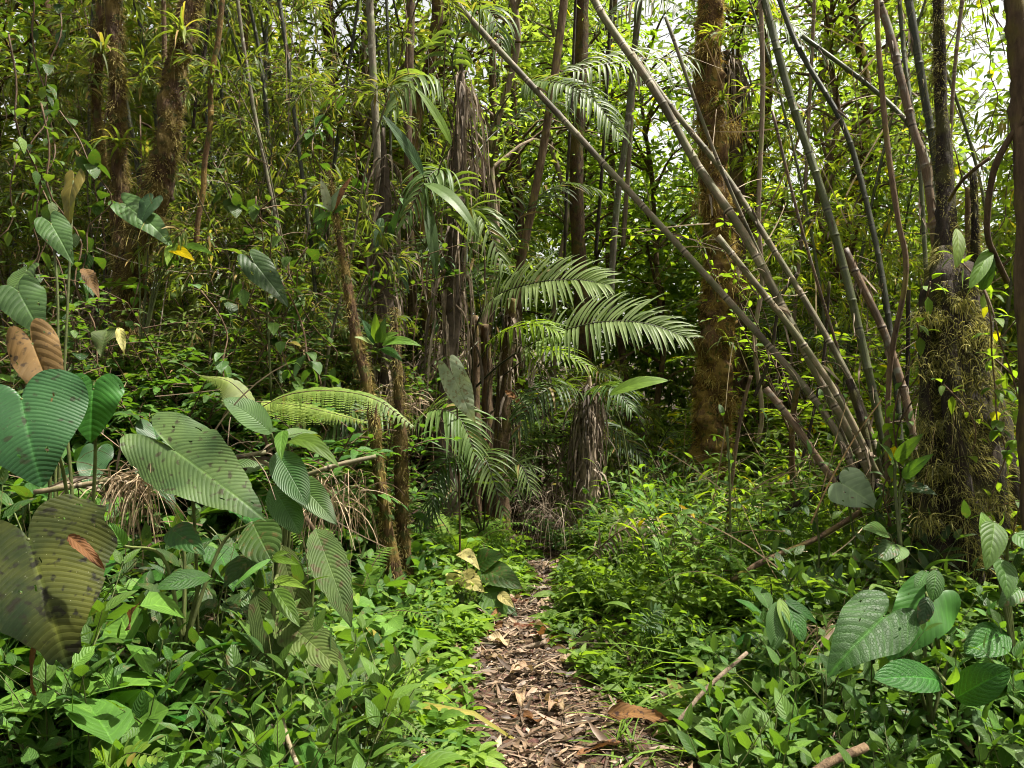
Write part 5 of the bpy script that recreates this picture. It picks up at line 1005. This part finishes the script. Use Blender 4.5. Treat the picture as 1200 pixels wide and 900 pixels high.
def straw_clump(label, a, n, L, spread, seed, mat='straw', nm='dry_straw'):
    rg = np.random.default_rng(seed); o = P(*a); g = Geo(); q = np.clip(rg.normal(0, spread, (n, 3)), -1.3 * spread, 1.3 * spread) * [1, .5, .5]
    ribbons(g, q, rg.normal(0, .6, (n, 3)) + [0, 0, -.3], rg.uniform(*L, n), rg.uniform(.002, .006, n), K=6, nv=2, grav=rg.uniform(.5, 4, n), prof='stick', roll=1.5, rng=rg)
    ob = g.build(nm, M[mat]); ob.location = o; return tag(ob, label, 'straw')
straw_clump('clump of dry straw hanging under the long horizontal stick', (150, 562, 2.95), 160, (.10, .34), .07, 1)
straw_clump('dry straw caught between the ribbed leaf clump and the orange stem', (385, 575, 3.7), 150, (.12, .35), .12, 2)
straw_clump('wisp of straw around the shaggy palm stem', (470, 470, 6.0), 140, (.12, .4), .10, 3)
straw_clump('pale straw debris heaped beside the lower right netted leaves', (980, 740, 3.5), 130, (.08, .25), .08, 4)
straw_clump('brown dead leaf shreds hanging left of the short skirted palm', (640, 590, 6.9), 160, (.2, .55), .16, 5, 'fibre')
straw_clump('mossy shreds hanging from the junction of the twin mossy tree', (185, 265, 5.6), 220, (.08, .35), .09, 6, 'moss', 'moss_tuft')

for k, (x_, y_, d_, s_) in enumerate([(822, 60, 8.1, .10), (850, 150, 8.1, .08), (826, 235, 8.1, .09), (856, 330, 8.1, .10), (828, 400, 8.1, .08), (850, 470, 8.05, .09)]):
    ob = straw_clump('ragged tuft of golden moss hanging on the tall mossy tree', (x_, y_, d_), 320, (.05, .22), s_ * 1.1, 20 + k, 'moss_orange', 'moss_tuft'); ob['group'] = 'moss tufts on the tall mossy tree'; ob['category'] = 'moss'
br_ = np.random.default_rng(15)
for k in range(16):
    y_ = 350 + 20 * k + br_.uniform(-12, 12); hw_ = 26 + .10 * (y_ - 330); x_ = 1114 + br_.uniform(-1, .75) * hw_
    ob = straw_clump('shaggy olive moss beard hanging on the massive dark stump', (x_, y_, 4.14 - .0006 * (y_ - 330)), int(br_.uniform(90, 260)), (.015, .085), br_.uniform(.035, .085), 30 + k, 'moss_green', 'moss_beard'); ob['group'] = 'moss beards on the stump'; ob['category'] = 'moss'
er = np.random.default_rng(8)
for x_, y_, d_ in [(846, 120, 8.05), (822, 290, 8.05), (852, 400, 8.0), (120, 60, 5.85), (212, 40, 5.75), (140, 170, 5.8)]:
    o = P(x_, y_, d_); rt = root('tuft_plant', o, 'small strap-leaved tuft growing on a mossy trunk', 'epiphyte', 'small tufts on mossy trunks'); g = Geo(); n = 26
    ribbons(g, er.normal(0, .015, (n, 3)), er.normal(0, 1, (n, 3)) * [1, .8, .6] + [0, -.5, .5], er.uniform(.12, .36, n), er.uniform(.012, .03, n), K=6, nv=3, grav=2.0, fold=.3, prof='strap', rng=er); g.build('foliage', M['bamboo_dim'], rt)
# ------------------------------------------------------------------ scattered plants (each a thing; copies share meshes)
rs = np.random.default_rng(42)
def XY(px, d): return (px - 600) / F * d, d
def put(protos, px, d, label, group, sc=(.85, 1.15), dz=0.0, tilt=.08, cat=None):
    x, y = XY(px, d); p = protos[int(rs.integers(len(protos)))]
    return p.place(GP(x, y, dz), rs.random() * 6.28, rs.uniform(*sc), label, group, cat, tuple(rs.normal(0, tilt, 2)))
def scatter(protos, n, pxr, dr, label, group, **k):
    for i in range(n): put(protos, rs.uniform(*pxr), rs.uniform(*dr), label, group, **k)

# bamboo
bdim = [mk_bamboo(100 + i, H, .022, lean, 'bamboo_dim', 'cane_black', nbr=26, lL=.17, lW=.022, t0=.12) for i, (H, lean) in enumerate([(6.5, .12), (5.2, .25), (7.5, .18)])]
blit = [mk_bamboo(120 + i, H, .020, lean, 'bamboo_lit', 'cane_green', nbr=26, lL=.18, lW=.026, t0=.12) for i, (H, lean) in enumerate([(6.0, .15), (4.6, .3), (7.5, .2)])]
scatter(bdim, 17, (-60, 430), (6.6, 9.5), 'thin dark bamboo with drooping narrow leaves in the dim left thicket', 'bamboos in the dim left thicket')
scatter(bdim, 5, (-150, 430), (9.5, 12), 'thin dark bamboo with drooping narrow leaves in the dim left thicket', 'bamboos in the dim left thicket')
scatter(bdim, 4, (430, 640), (8.8, 11), 'narrow-leaved bamboo between the thin trunks behind the palms', 'bamboos behind the palms')
scatter(blit, 12, (985, 1330), (6.4, 9.5), 'sunlit yellow-green bamboo behind the leaning poles and stump', 'sunlit bamboos at the right')
scatter(blit, 8, (840, 1350), (10, 13), 'sunlit bamboo standing far back beyond the tall mossy tree', 'sunlit bamboos far back')
# shrubs
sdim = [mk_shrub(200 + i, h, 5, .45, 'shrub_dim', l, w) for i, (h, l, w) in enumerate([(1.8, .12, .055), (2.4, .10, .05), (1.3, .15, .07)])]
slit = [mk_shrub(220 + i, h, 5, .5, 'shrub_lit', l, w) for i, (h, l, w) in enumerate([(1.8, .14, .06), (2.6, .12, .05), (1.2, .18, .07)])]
scatter(sdim, 7, (-80, 300), (4.2, 6.2), 'broad-leaved dull green shrub on the left bank around the twin mossy tree', 'shrubs around the twin mossy tree', sc=(.45, .7))
scatter(sdim, 9, (170, 430), (4.9, 6.4), 'low dull green shrub between the twin mossy tree and the orange stem', 'low shrubs left of the orange stem', sc=(.45, .7))
scatter(sdim, 10, (-150, 420), (6.2, 9), 'dull green shrub deep in the left thicket', 'shrubs deep in the left thicket')
scatter(sdim, 6, (420, 660), (7.6, 10), 'dull shrub growing behind the palm stems', 'shrubs behind the palm stems')
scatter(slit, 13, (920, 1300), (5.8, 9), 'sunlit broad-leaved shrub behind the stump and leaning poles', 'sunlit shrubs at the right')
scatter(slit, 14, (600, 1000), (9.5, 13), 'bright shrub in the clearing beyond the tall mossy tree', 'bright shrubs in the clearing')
bnear = [mk_bamboo(140 + i, H, .010, lean, 'bamboo_dim', 'cane_grey', nbr=24, lL=.14, lW=.018, t0=.08, blen=(.3, .8)) for i, (H, lean) in enumerate([(2.6, .35), (3.4, .3), (2.0, .5)])]
scatter(bnear, 13, (235, 420), (5.6, 7.4), 'low wispy bamboo weaving between the left shrubs and the mossy stems', 'wispy bamboos among the left shrubs')
scatter(bnear, 5, (700, 1000), (8.8, 10), 'low wispy bamboo around the tall mossy tree', 'wispy bamboos around the tall mossy tree')
smid = [mk_shrub(240 + i, h, 6, .5, 'herb', l, w, nsub=7) for i, (h, l, w) in enumerate([(1.1, .11, .055), (1.4, .09, .045), (.9, .15, .06)])]
scatter(smid, 15, (130, 440), (4.7, 6.2), 'fresh green shrub filling the hollow left of the mossy stems', 'fresh green shrubs left of the mossy stems', sc=(.75, 1.1))
scatter(smid, 5, (640, 760), (7.0, 8.0), 'green shrub around the short skirted palm', 'shrubs around the skirted palm', sc=(.4, .6))
# tall trees at the back
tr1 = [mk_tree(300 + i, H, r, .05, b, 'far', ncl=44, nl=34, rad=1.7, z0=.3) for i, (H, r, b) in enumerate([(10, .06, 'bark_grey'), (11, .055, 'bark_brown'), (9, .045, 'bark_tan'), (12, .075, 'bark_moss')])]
tr3 = [mk_tree(340 + i, H, .045, .08, 'bark_brown', 'shrub_lit', lL=.17, lW=.085, ncl=46, nl=30, rad=1.6, z0=.28) for i, H in enumerate([7.5, 6.2])]
tr2 = [mk_tree(320 + i, H, r, .07, b, 'shrub_dim', ncl=40, nl=34, rad=1.6, z0=.35, moss='moss', nm=900) for i, (H, r, b) in enumerate([(9, .055, 'bark_brown'), (10, .07, 'bark_moss'), (8, .04, 'bark_grey')])]
for px, d in [(20, 8.5), (75, 9.5), (190, 10), (300, 9.4), (390, 9.8), (-60, 7.5), (-170, 9), (415, 11.5), (250, 12)]:
    put(tr2, px, d, 'thin trunked leafy tree standing in the dim left half of the forest', 'trees in the dim left forest', sc=(.9, 1.1), tilt=.03)
for px, d in [(505, 9.6), (570, 10.4), (548, 9.2), (610, 11.5), (650, 12), (740, 13.5), (520, 12.5), (455, 11), (690, 15), (600, 14.5)]:
    put(tr1, px, d, 'slender tree seen between the palms and the tall mossy tree', 'slender trees in the middle distance', sc=(.9, 1.1), tilt=.03)
for px, d in [(890, 12), (985, 13), (1040, 10.5), (1045, 11), (1250, 12), (1260, 9), (1330, 11.5), (1010, 15), (870, 15)]:
    put(tr1, px, d, 'slender tree in the bright forest behind the leaning poles', 'slender trees in the bright right forest', sc=(.9, 1.1), tilt=.03)
for px, d in [(690, 12.5), (770, 13), (870, 13), (1030, 9.4), (1235, 8.0), (1290, 7.4), (1180, 10)]:
    put(tr3, px, d, 'small broad-leaved tree catching sun behind the leaning poles', 'small sunlit trees at the right', sc=(.9, 1.15), tilt=.04)
for i in range(14):
    put(tr1, rs.uniform(-250, 1500), rs.uniform(16, 24), 'far tree closing the view at the back of the forest', 'far trees at the back', sc=(1.0, 1.5), tilt=.03)
# palms / ferns / aroids in the middle layers
rbp = [mk_ribbed(450 + i, 7, L, W_, m, h) for i, (L, W_, m, h) in enumerate([(.22, .085, 'calathea', .35), (.28, .09, 'herb_dark', .45), (.20, .10, 'aroid_net', .3)])]
for px, d in [(90, 3.0), (170, 2.5), (250, 3.5), (330, 3.9), (30, 3.4), (140, 4.2), (400, 3.9), (215, 2.3)]:
    put(rbp, px, d, 'clump of oblong ribbed leaves among the lower left herbs', 'ribbed clumps among the left herbs')
for px, d in [(900, 3.7), (960, 3.1), (1060, 3.6), (1140, 2.6), (1010, 2.5), (870, 4.6), (930, 4.8)]:
    put(rbp, px, d, 'clump of oblong ribbed leaves among the lower right herbs', 'ribbed clumps among the right herbs')
pm = [mk_palm(400 + i, h, 7, 1.5, 'palm_dark') for i, h in enumerate([.7, 1.5])]
for px, d in [(390, 7.4), (300, 6.8), (505, 8.6), (640, 9.0), (770, 8.8), (930, 9.0), (215, 7.8), (120, 7.4)]:
    put(pm, px, d, 'feathery understorey palm half hidden in the thicket', 'half hidden understorey palms')
ff = [mk_fern(420 + i, 8, L) for i, L in enumerate([.55, .75])]
for px, d in [(350, 5.2), (255, 4.6), (230, 5.6), (390, 5.7), (745, 6.4), (540, 6.2), (120, 4.9), (300, 5.6), (280, 5.2), (320, 4.8), (210, 5.0), (370, 4.6), (170, 5.4), (410, 4.4), (905, 4.3), (830, 5.3), (940, 5.6)]:
    put(ff, px, d, 'green fern tuft on the shaded forest floor', 'ferns on the forest floor')
ar = [mk_aroid(440, 7, .24, .17, 'aroid', .55), mk_aroid(441, 6, .2, .15, 'aroid_net', .4)]
for px, d in [(60, 4.3), (130, 4.0), (20, 3.6), (270, 4.4), (170, 4.6), (90, 5.2), (240, 3.8)]:
    put(ar, px, d, 'dark heart-leaved plant in the tangle behind the big left leaves', 'heart-leaved plants in the left tangle')
# herbs
h_dark = [mk_herb(500 + i, h, 4, 'herb_dark', l, w) for i, (h, l, w) in enumerate([(.45, .11, .055), (.62, .14, .062), (.35, .09, .05)])]
h_mid = [mk_herb(520 + i, h, 4, 'herb', l, w) for i, (h, l, w) in enumerate([(.5, .095, .046), (.66, .12, .054), (.38, .085, .05)])]
h_br = [mk_herb(540 + i, h, 5, 'herb_bright', l, w, prof=pf) for i, (h, l, w, pf) in enumerate([(.36, .07, .028, 'lance'), (.5, .09, .032, 'lance'), (.3, .06, .032, 'ovate')])]
h_gin = [mk_herb(560 + i, h, 4, 'shrub_lit', .17, .035, pairs=5, prof='lance', arr='alt', spread=.45, lg=1.0, name='cane_herb', side=0) for i, h in enumerate([.7, .95])]
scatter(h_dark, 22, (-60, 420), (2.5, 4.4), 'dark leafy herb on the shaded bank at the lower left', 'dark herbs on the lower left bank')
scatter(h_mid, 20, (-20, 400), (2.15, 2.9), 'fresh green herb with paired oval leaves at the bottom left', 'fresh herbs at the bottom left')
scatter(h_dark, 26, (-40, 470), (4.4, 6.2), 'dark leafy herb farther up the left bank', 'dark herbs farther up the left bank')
for i in range(26):
    y = rs.uniform(3.0, 6.8); x = float(path_c(y) - path_w(y)) - rs.uniform(.12, .75)
    h_br[int(rs.integers(3))].place(GP(x, y), rs.random() * 6, rs.uniform(.5, .9), 'small bright herb fringing the left edge of the path', 'bright herbs along the left path edge')
for i in range(54):
    y = rs.uniform(3.5, 7.4); x = float(path_c(y) + path_w(y)) + .15 + 1.7 * rs.random()
    h_br[int(rs.integers(3))].place(GP(x, y), rs.random() * 6, rs.uniform(.6, 1.0), 'bright small-leaved herb in the lush patch right of the path', 'bright herbs in the patch right of the path')
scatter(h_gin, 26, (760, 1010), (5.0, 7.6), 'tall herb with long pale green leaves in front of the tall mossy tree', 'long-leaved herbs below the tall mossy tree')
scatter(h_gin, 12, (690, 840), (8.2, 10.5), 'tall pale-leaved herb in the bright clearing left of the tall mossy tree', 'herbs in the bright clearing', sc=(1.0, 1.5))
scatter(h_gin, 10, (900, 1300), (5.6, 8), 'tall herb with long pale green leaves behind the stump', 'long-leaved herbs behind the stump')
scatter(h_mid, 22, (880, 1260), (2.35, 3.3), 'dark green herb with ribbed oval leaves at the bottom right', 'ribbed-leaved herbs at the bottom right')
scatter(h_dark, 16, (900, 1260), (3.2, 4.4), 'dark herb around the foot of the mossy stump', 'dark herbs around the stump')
scatter(h_mid, 14, (690, 820), (6.6, 8.2), 'green herb at the dim end of the path', 'herbs at the end of the path')
h_tall = [mk_herb(580 + i, h, 4, m, l, w, pairs=7, prof='lance', arr=ar_, spread=.4, lg=.9, name='tall_weed', side=2) for i, (h, m, l, w, ar_) in enumerate([(.95, 'herb_bright', .12, .04, 'alt'), (1.2, 'herb', .11, .045, 'opp'), (.8, 'shrub_lit', .10, .042, 'opp')])]
scatter(h_tall, 11, (780, 1010), (4.6, 6.6), 'tall leafy weed in the tangle between the path and the leaning poles', 'tall weeds between the path and the leaning poles')
scatter(h_tall, 8, (1000, 1260), (4.6, 6.5), 'tall leafy weed growing behind the mossy stump', 'tall weeds behind the stump')
# hanging vines
def mk_vine(seed, L, leaf, lL, lW, n):
    rg = np.random.default_rng(seed); rt = root('hanging_vine', (0, 0, 0), 'leafy vine', 'vine'); g = Geo(); gf = Geo()
    pts = np.cumsum(np.r_[[[0, 0, 0]], np.stack([rg.normal(0, .07, 12), rg.normal(0, .07, 12), np.full(12, -L / 12)], 1)], 0); c, _ = tube(g, pts, [.006, .004], seg=5, n=40, rng=rg)
    t = rg.random(n); p = c[(t * 39).astype(int)]; D = rg.normal(0, 1, (n, 3)) + [0, 0, -.3]
    ribbons(gf, p + nrm(D) * .02, D, lL * rg.uniform(.6, 1.2, n), lW * rg.uniform(.7, 1.2, n), K=4, nv=3, grav=1.2, fold=.15, prof='ovate', rng=rg)
    g.build('stem', M['stem_brown'], rt); gf.build('foliage', M[leaf], rt); return Proto(rt)
vd = [mk_vine(600, 3.2, 'shrub_dim', .10, .055, 60), mk_vine(601, 2.4, 'herb_dark', .12, .07, 40)]
for px, py, d in [(30, -40, 5.2), (70, -60, 5.5), (10, 40, 4.6), (48, 120, 4.8), (20, 180, 5.0)]:
    vd[int(rs.integers(2))].place(P(px, py, d), rs.random() * 6, rs.uniform(.8, 1.1), 'leafy vine hanging among the shrubs at the upper left', 'leafy vines at the upper left')
vb = [mk_vine(620, 4.2, 'bamboo_dim', .07, .03, 40), mk_vine(621, 3.4, 'shrub_dim', .06, .035, 55), mk_vine(622, 5.0, 'herb_dark', .05, .03, 30)]
vcl = [mk_vine(630, 2.4, 'herb_dark', .17, .11, 34), mk_vine(631, 1.8, 'herb', .14, .085, 30), mk_vine(632, 2.0, 'calathea', .20, .10, 22)]
for px, py, d in [(70, 130, 5.0), (200, 290, 5.5), (250, 190, 5.9), (300, 230, 5.7), (360, 290, 5.6), (420, 200, 6.2), (330, 330, 5.2), (110, 300, 5.0), (400, 110, 6.4), (470, 230, 6.3), (285, 330, 5.0), (235, 340, 4.8), (510, 250, 6.6)]:
    vcl[int(rs.integers(3))].place(P(px, py, d), rs.random() * 6, rs.uniform(.7, 1.0), 'broad-leaved climber draped through the left and middle undergrowth', 'broad-leaved climbers at the left and middle')
for i in range(26):
    vb[int(rs.integers(3))].place(P(rs.uniform(40, 540), rs.uniform(-60, 160), rs.uniform(6.5, 8.4)), rs.random() * 6, rs.uniform(.7, 1.1), 'thin leafy vine hanging down through the dim left and middle forest', 'thin vines in the left and middle forest')
scatter(bnear, 10, (-20, 230), (7.0, 8.2), 'low wispy bamboo behind the twin mossy tree', 'wispy bamboos behind the twin mossy tree')
vl = [mk_vine(610, 2.6, 'shrub_lit', .12, .06, 50)]
for px, py, d in [(1105, 150, 4.9), (1130, -30, 5.6), (1175, 40, 5.8), (1090, 330, 4.1), (1150, 330, 4.1), (1120, 300, 4.05), (1075, 380, 4.1), (1165, 420, 4.1), (1105, 450, 4.0), (825, 150, 8.0), (850, 260, 8.0)]:
    vl[0].place(P(px, py, d), rs.random() * 6, rs.uniform(.6, .9), 'leafy vine climbing over the stump and culms at the right', 'leafy vines at the right')
# dead leaves and sticks on the path that can be told apart
lg_ = np.random.default_rng(9)
def mk_dead(seed, L, W):
    rg = np.random.default_rng(seed); g = Geo(); bigleaf(g, (0, 0, 0), (0, L, 0), W, (0, 0, 1), 'ovate', droop=rg.uniform(-.3, .4), fold=rg.uniform(.2, .6), wav=.25, ragged=.15, K=14, nv=7, rng=rg)
    ob = g.build('dead_leaf', M[['redleaf', 'deadleaf', 'litterleaf'][seed % 3]]); tag(ob, 'dead leaf', 'dead leaf'); return Proto(ob)
M['litterleaf'] = leaf_mat('bleached_dead_leaf', (.19, .13, .08), (.28, .21, .14), tr=(.3, .2, .1), vein=9, tw=.15, rough=.6, spec=.3, spots=.2, spotc=(.08, .05, .03), old=0, hv=.2, back=(.3, .24, .17))
dl = [mk_dead(700 + i, l, w) for i, (l, w) in enumerate([(.16, .055), (.12, .06), (.20, .05), (.10, .035), (.14, .07), (.22, .045)])]
for i in range(90):
    y = 2.6 + 4.6 * rs.random() ** 1.3; x = float(path_c(y) + path_w(y) * rs.uniform(-1.1, 1.25))
    dl[int(rs.integers(6))].place(GP(x, y, .03), rs.random() * 6.28, rs.uniform(.5, 1.25), 'curled dead leaf lying on the path', 'dead leaves on the path', None, tuple(rs.normal(0, .22, 2)))
for i in range(30):
    y = 2.8 + 4.2 * rs.random() ** 1.2; x = float(path_c(y) + path_w(y) * rs.uniform(-1.0, 1.1)); a = rs.normal(.3, .7); L = rs.uniform(.12, .45)
    g = Geo(); d = np.array([math.cos(a), math.sin(a), 0]) * L / 2; tube(g, [-d + [0, 0, .004], np.r_[rs.normal(0, .015, 2), .012], d + [0, 0, .004]], [rs.uniform(.004, .009), .003], seg=6, n=9, bump=.08)
    ob = g.build('fallen_stick', M[['bark_tan', 'cane_brown', 'bark_brown', 'cane_dead'][i % 4]]); ob.location = GP(x, y, .022); tag(ob, 'short fallen stick lying among the dead leaves of the path', 'stick', 'short sticks on the path')


# keep one opening to the sky at the upper right: plants that would close it stand to either side
for o in list(SC.objects):
    if o.parent is None and o.name.split('.')[0] in ('leafy_bamboo', 'slender_tree') and o.location.y > 6.9:
        az = math.degrees(math.atan2(o.location.x, o.location.y)); rd = math.hypot(o.location.x, o.location.y)
        if 22 < az < 39:
            az2 = (22 if az < 30 else 39.5) if rd < 12 else (24 if az < 30 else 37)
            x, y = rd * math.sin(math.radians(az2)), rd * math.cos(math.radians(az2)); o.location = (x, y, float(ground(x, y)))
for pr_ in Proto.all:                       # drop builders' plants that no spot drew
    if not pr_.used:
        for c in list(pr_.r.children): bpy.data.objects.remove(c)
        bpy.data.objects.remove(pr_.r)
# far-off wood that reads as one mass, behind every tree one can tell apart
def far_mass(name, label, seed, r0, r1, az0, az1, h, n, mat):
    rg = np.random.default_rng(seed); a = np.radians(rg.uniform(az0, az1, n)); r = rg.uniform(r0, r1, n)
    lump = (.6 + .4 * np.sin(a * 23) * np.sin(a * 9 + 1)) * (1 - .62 * np.exp(-((np.degrees(a) - 30) / 3.6) ** 2))
    z = h * lump * rg.random(n) ** .85; x = np.sin(a) * r; y = np.cos(a) * r
    k = rg.integers(0, n // 10, n); cx = rg.normal(0, .35, (n // 10, 3))
    base = np.stack([x, y, ground(x, y) + z], 1); base = base[k] + rg.normal(0, .45, (n, 3))
    g = Geo(); ribbons(g, base, rg.normal(0, 1, (n, 3)) * [1, 1, .6] + [0, 0, -.2], rg.uniform(.15, .34, n), rg.uniform(.06, .12, n), K=2, nv=2, grav=.8, prof='ovate', roll=.6, rng=rg)
    return tag(g.build(name, M[mat]), label, 'forest', kind='stuff')
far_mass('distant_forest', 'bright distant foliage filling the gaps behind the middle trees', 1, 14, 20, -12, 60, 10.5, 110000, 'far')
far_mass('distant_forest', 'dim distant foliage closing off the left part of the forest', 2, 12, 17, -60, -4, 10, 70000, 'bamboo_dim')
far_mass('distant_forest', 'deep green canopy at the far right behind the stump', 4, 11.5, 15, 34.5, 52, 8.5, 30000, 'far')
# ------------------------------------------------------------------ camera, sky, sun
cam = bpy.data.cameras.new('camera'); cam.sensor_width = 36; cam.lens = F / 1200 * 36; cam.clip_end = 500; cam.clip_start = .05
co = bpy.data.objects.new('camera', cam); COL.objects.link(co); co.location = (0, 0, CZ); co.rotation_euler = (PI / 2, 0, 0); SC.camera = co
SUN_EL, SUN_AZ = 66, 84     # azimuth from +Y (view direction) towards +X
W = bpy.data.worlds.new('World'); SC.world = W; W.use_nodes = True; nt = W.node_tree
bg = nt.nodes['Background']; sky = nt.nodes.new('ShaderNodeTexSky'); sky.sky_type = 'NISHITA'; sky.sun_disc = False
sky.sun_elevation = math.radians(SUN_EL); sky.sun_rotation = math.radians(SUN_AZ); sky.air_density = 1.0; sky.dust_density = 4.0; sky.ozone_density = 1.0
hs = nt.nodes.new('ShaderNodeHueSaturation'); hs.inputs['Saturation'].default_value = .4; nt.links.new(sky.outputs[0], hs.inputs['Color'])
wm = nt.nodes.new('ShaderNodeMix'); wm.data_type = 'RGBA'; wm.blend_type = 'MULTIPLY'; wm.inputs[0].default_value = 1; wm.inputs[7].default_value = (1.06, 1.0, .86, 1); nt.links.new(hs.outputs[0], wm.inputs[6]); nt.links.new(wm.outputs[2], bg.inputs[0]); bg.inputs[1].default_value = .105
sl = bpy.data.lights.new('sun', 'SUN'); sl.energy = 5.0; sl.angle = math.radians(1); sl.color = (1, .95, .86)
so = bpy.data.objects.new('sun', sl); COL.objects.link(so); so.location = (5, 5, 12)
from mathutils import Vector
e, a = math.radians(SUN_EL), math.radians(SUN_AZ)
so.rotation_euler = Vector((math.sin(a) * math.cos(e), math.cos(a) * math.cos(e), math.sin(e))).to_track_quat('Z', 'Y').to_euler()
SC.view_settings.view_transform = 'Standard'; SC.view_settings.look = 'None'; SC.view_settings.exposure = 0; SC.view_settings.gamma = 1
SC.render.engine = 'CYCLES'; cy = SC.cycles; cy.film_exposure = 2.8; cy.filter_width = 1.0
cy.max_bounces = 6; cy.diffuse_bounces = 3; cy.glossy_bounces = 2; cy.transmission_bounces = 3; cy.transparent_max_bounces = 4
cy.caustics_reflective = False; cy.caustics_refractive = False; cy.sample_clamp_indirect = 4
cy.use_adaptive_sampling = True; cy.adaptive_threshold = .03; cy.adaptive_min_samples = 12
cy.use_denoising = True
try: cy.denoiser = 'OPENIMAGEDENOISE'; cy.denoising_input_passes = 'RGB_ALBEDO_NORMAL'
except Exception: pass
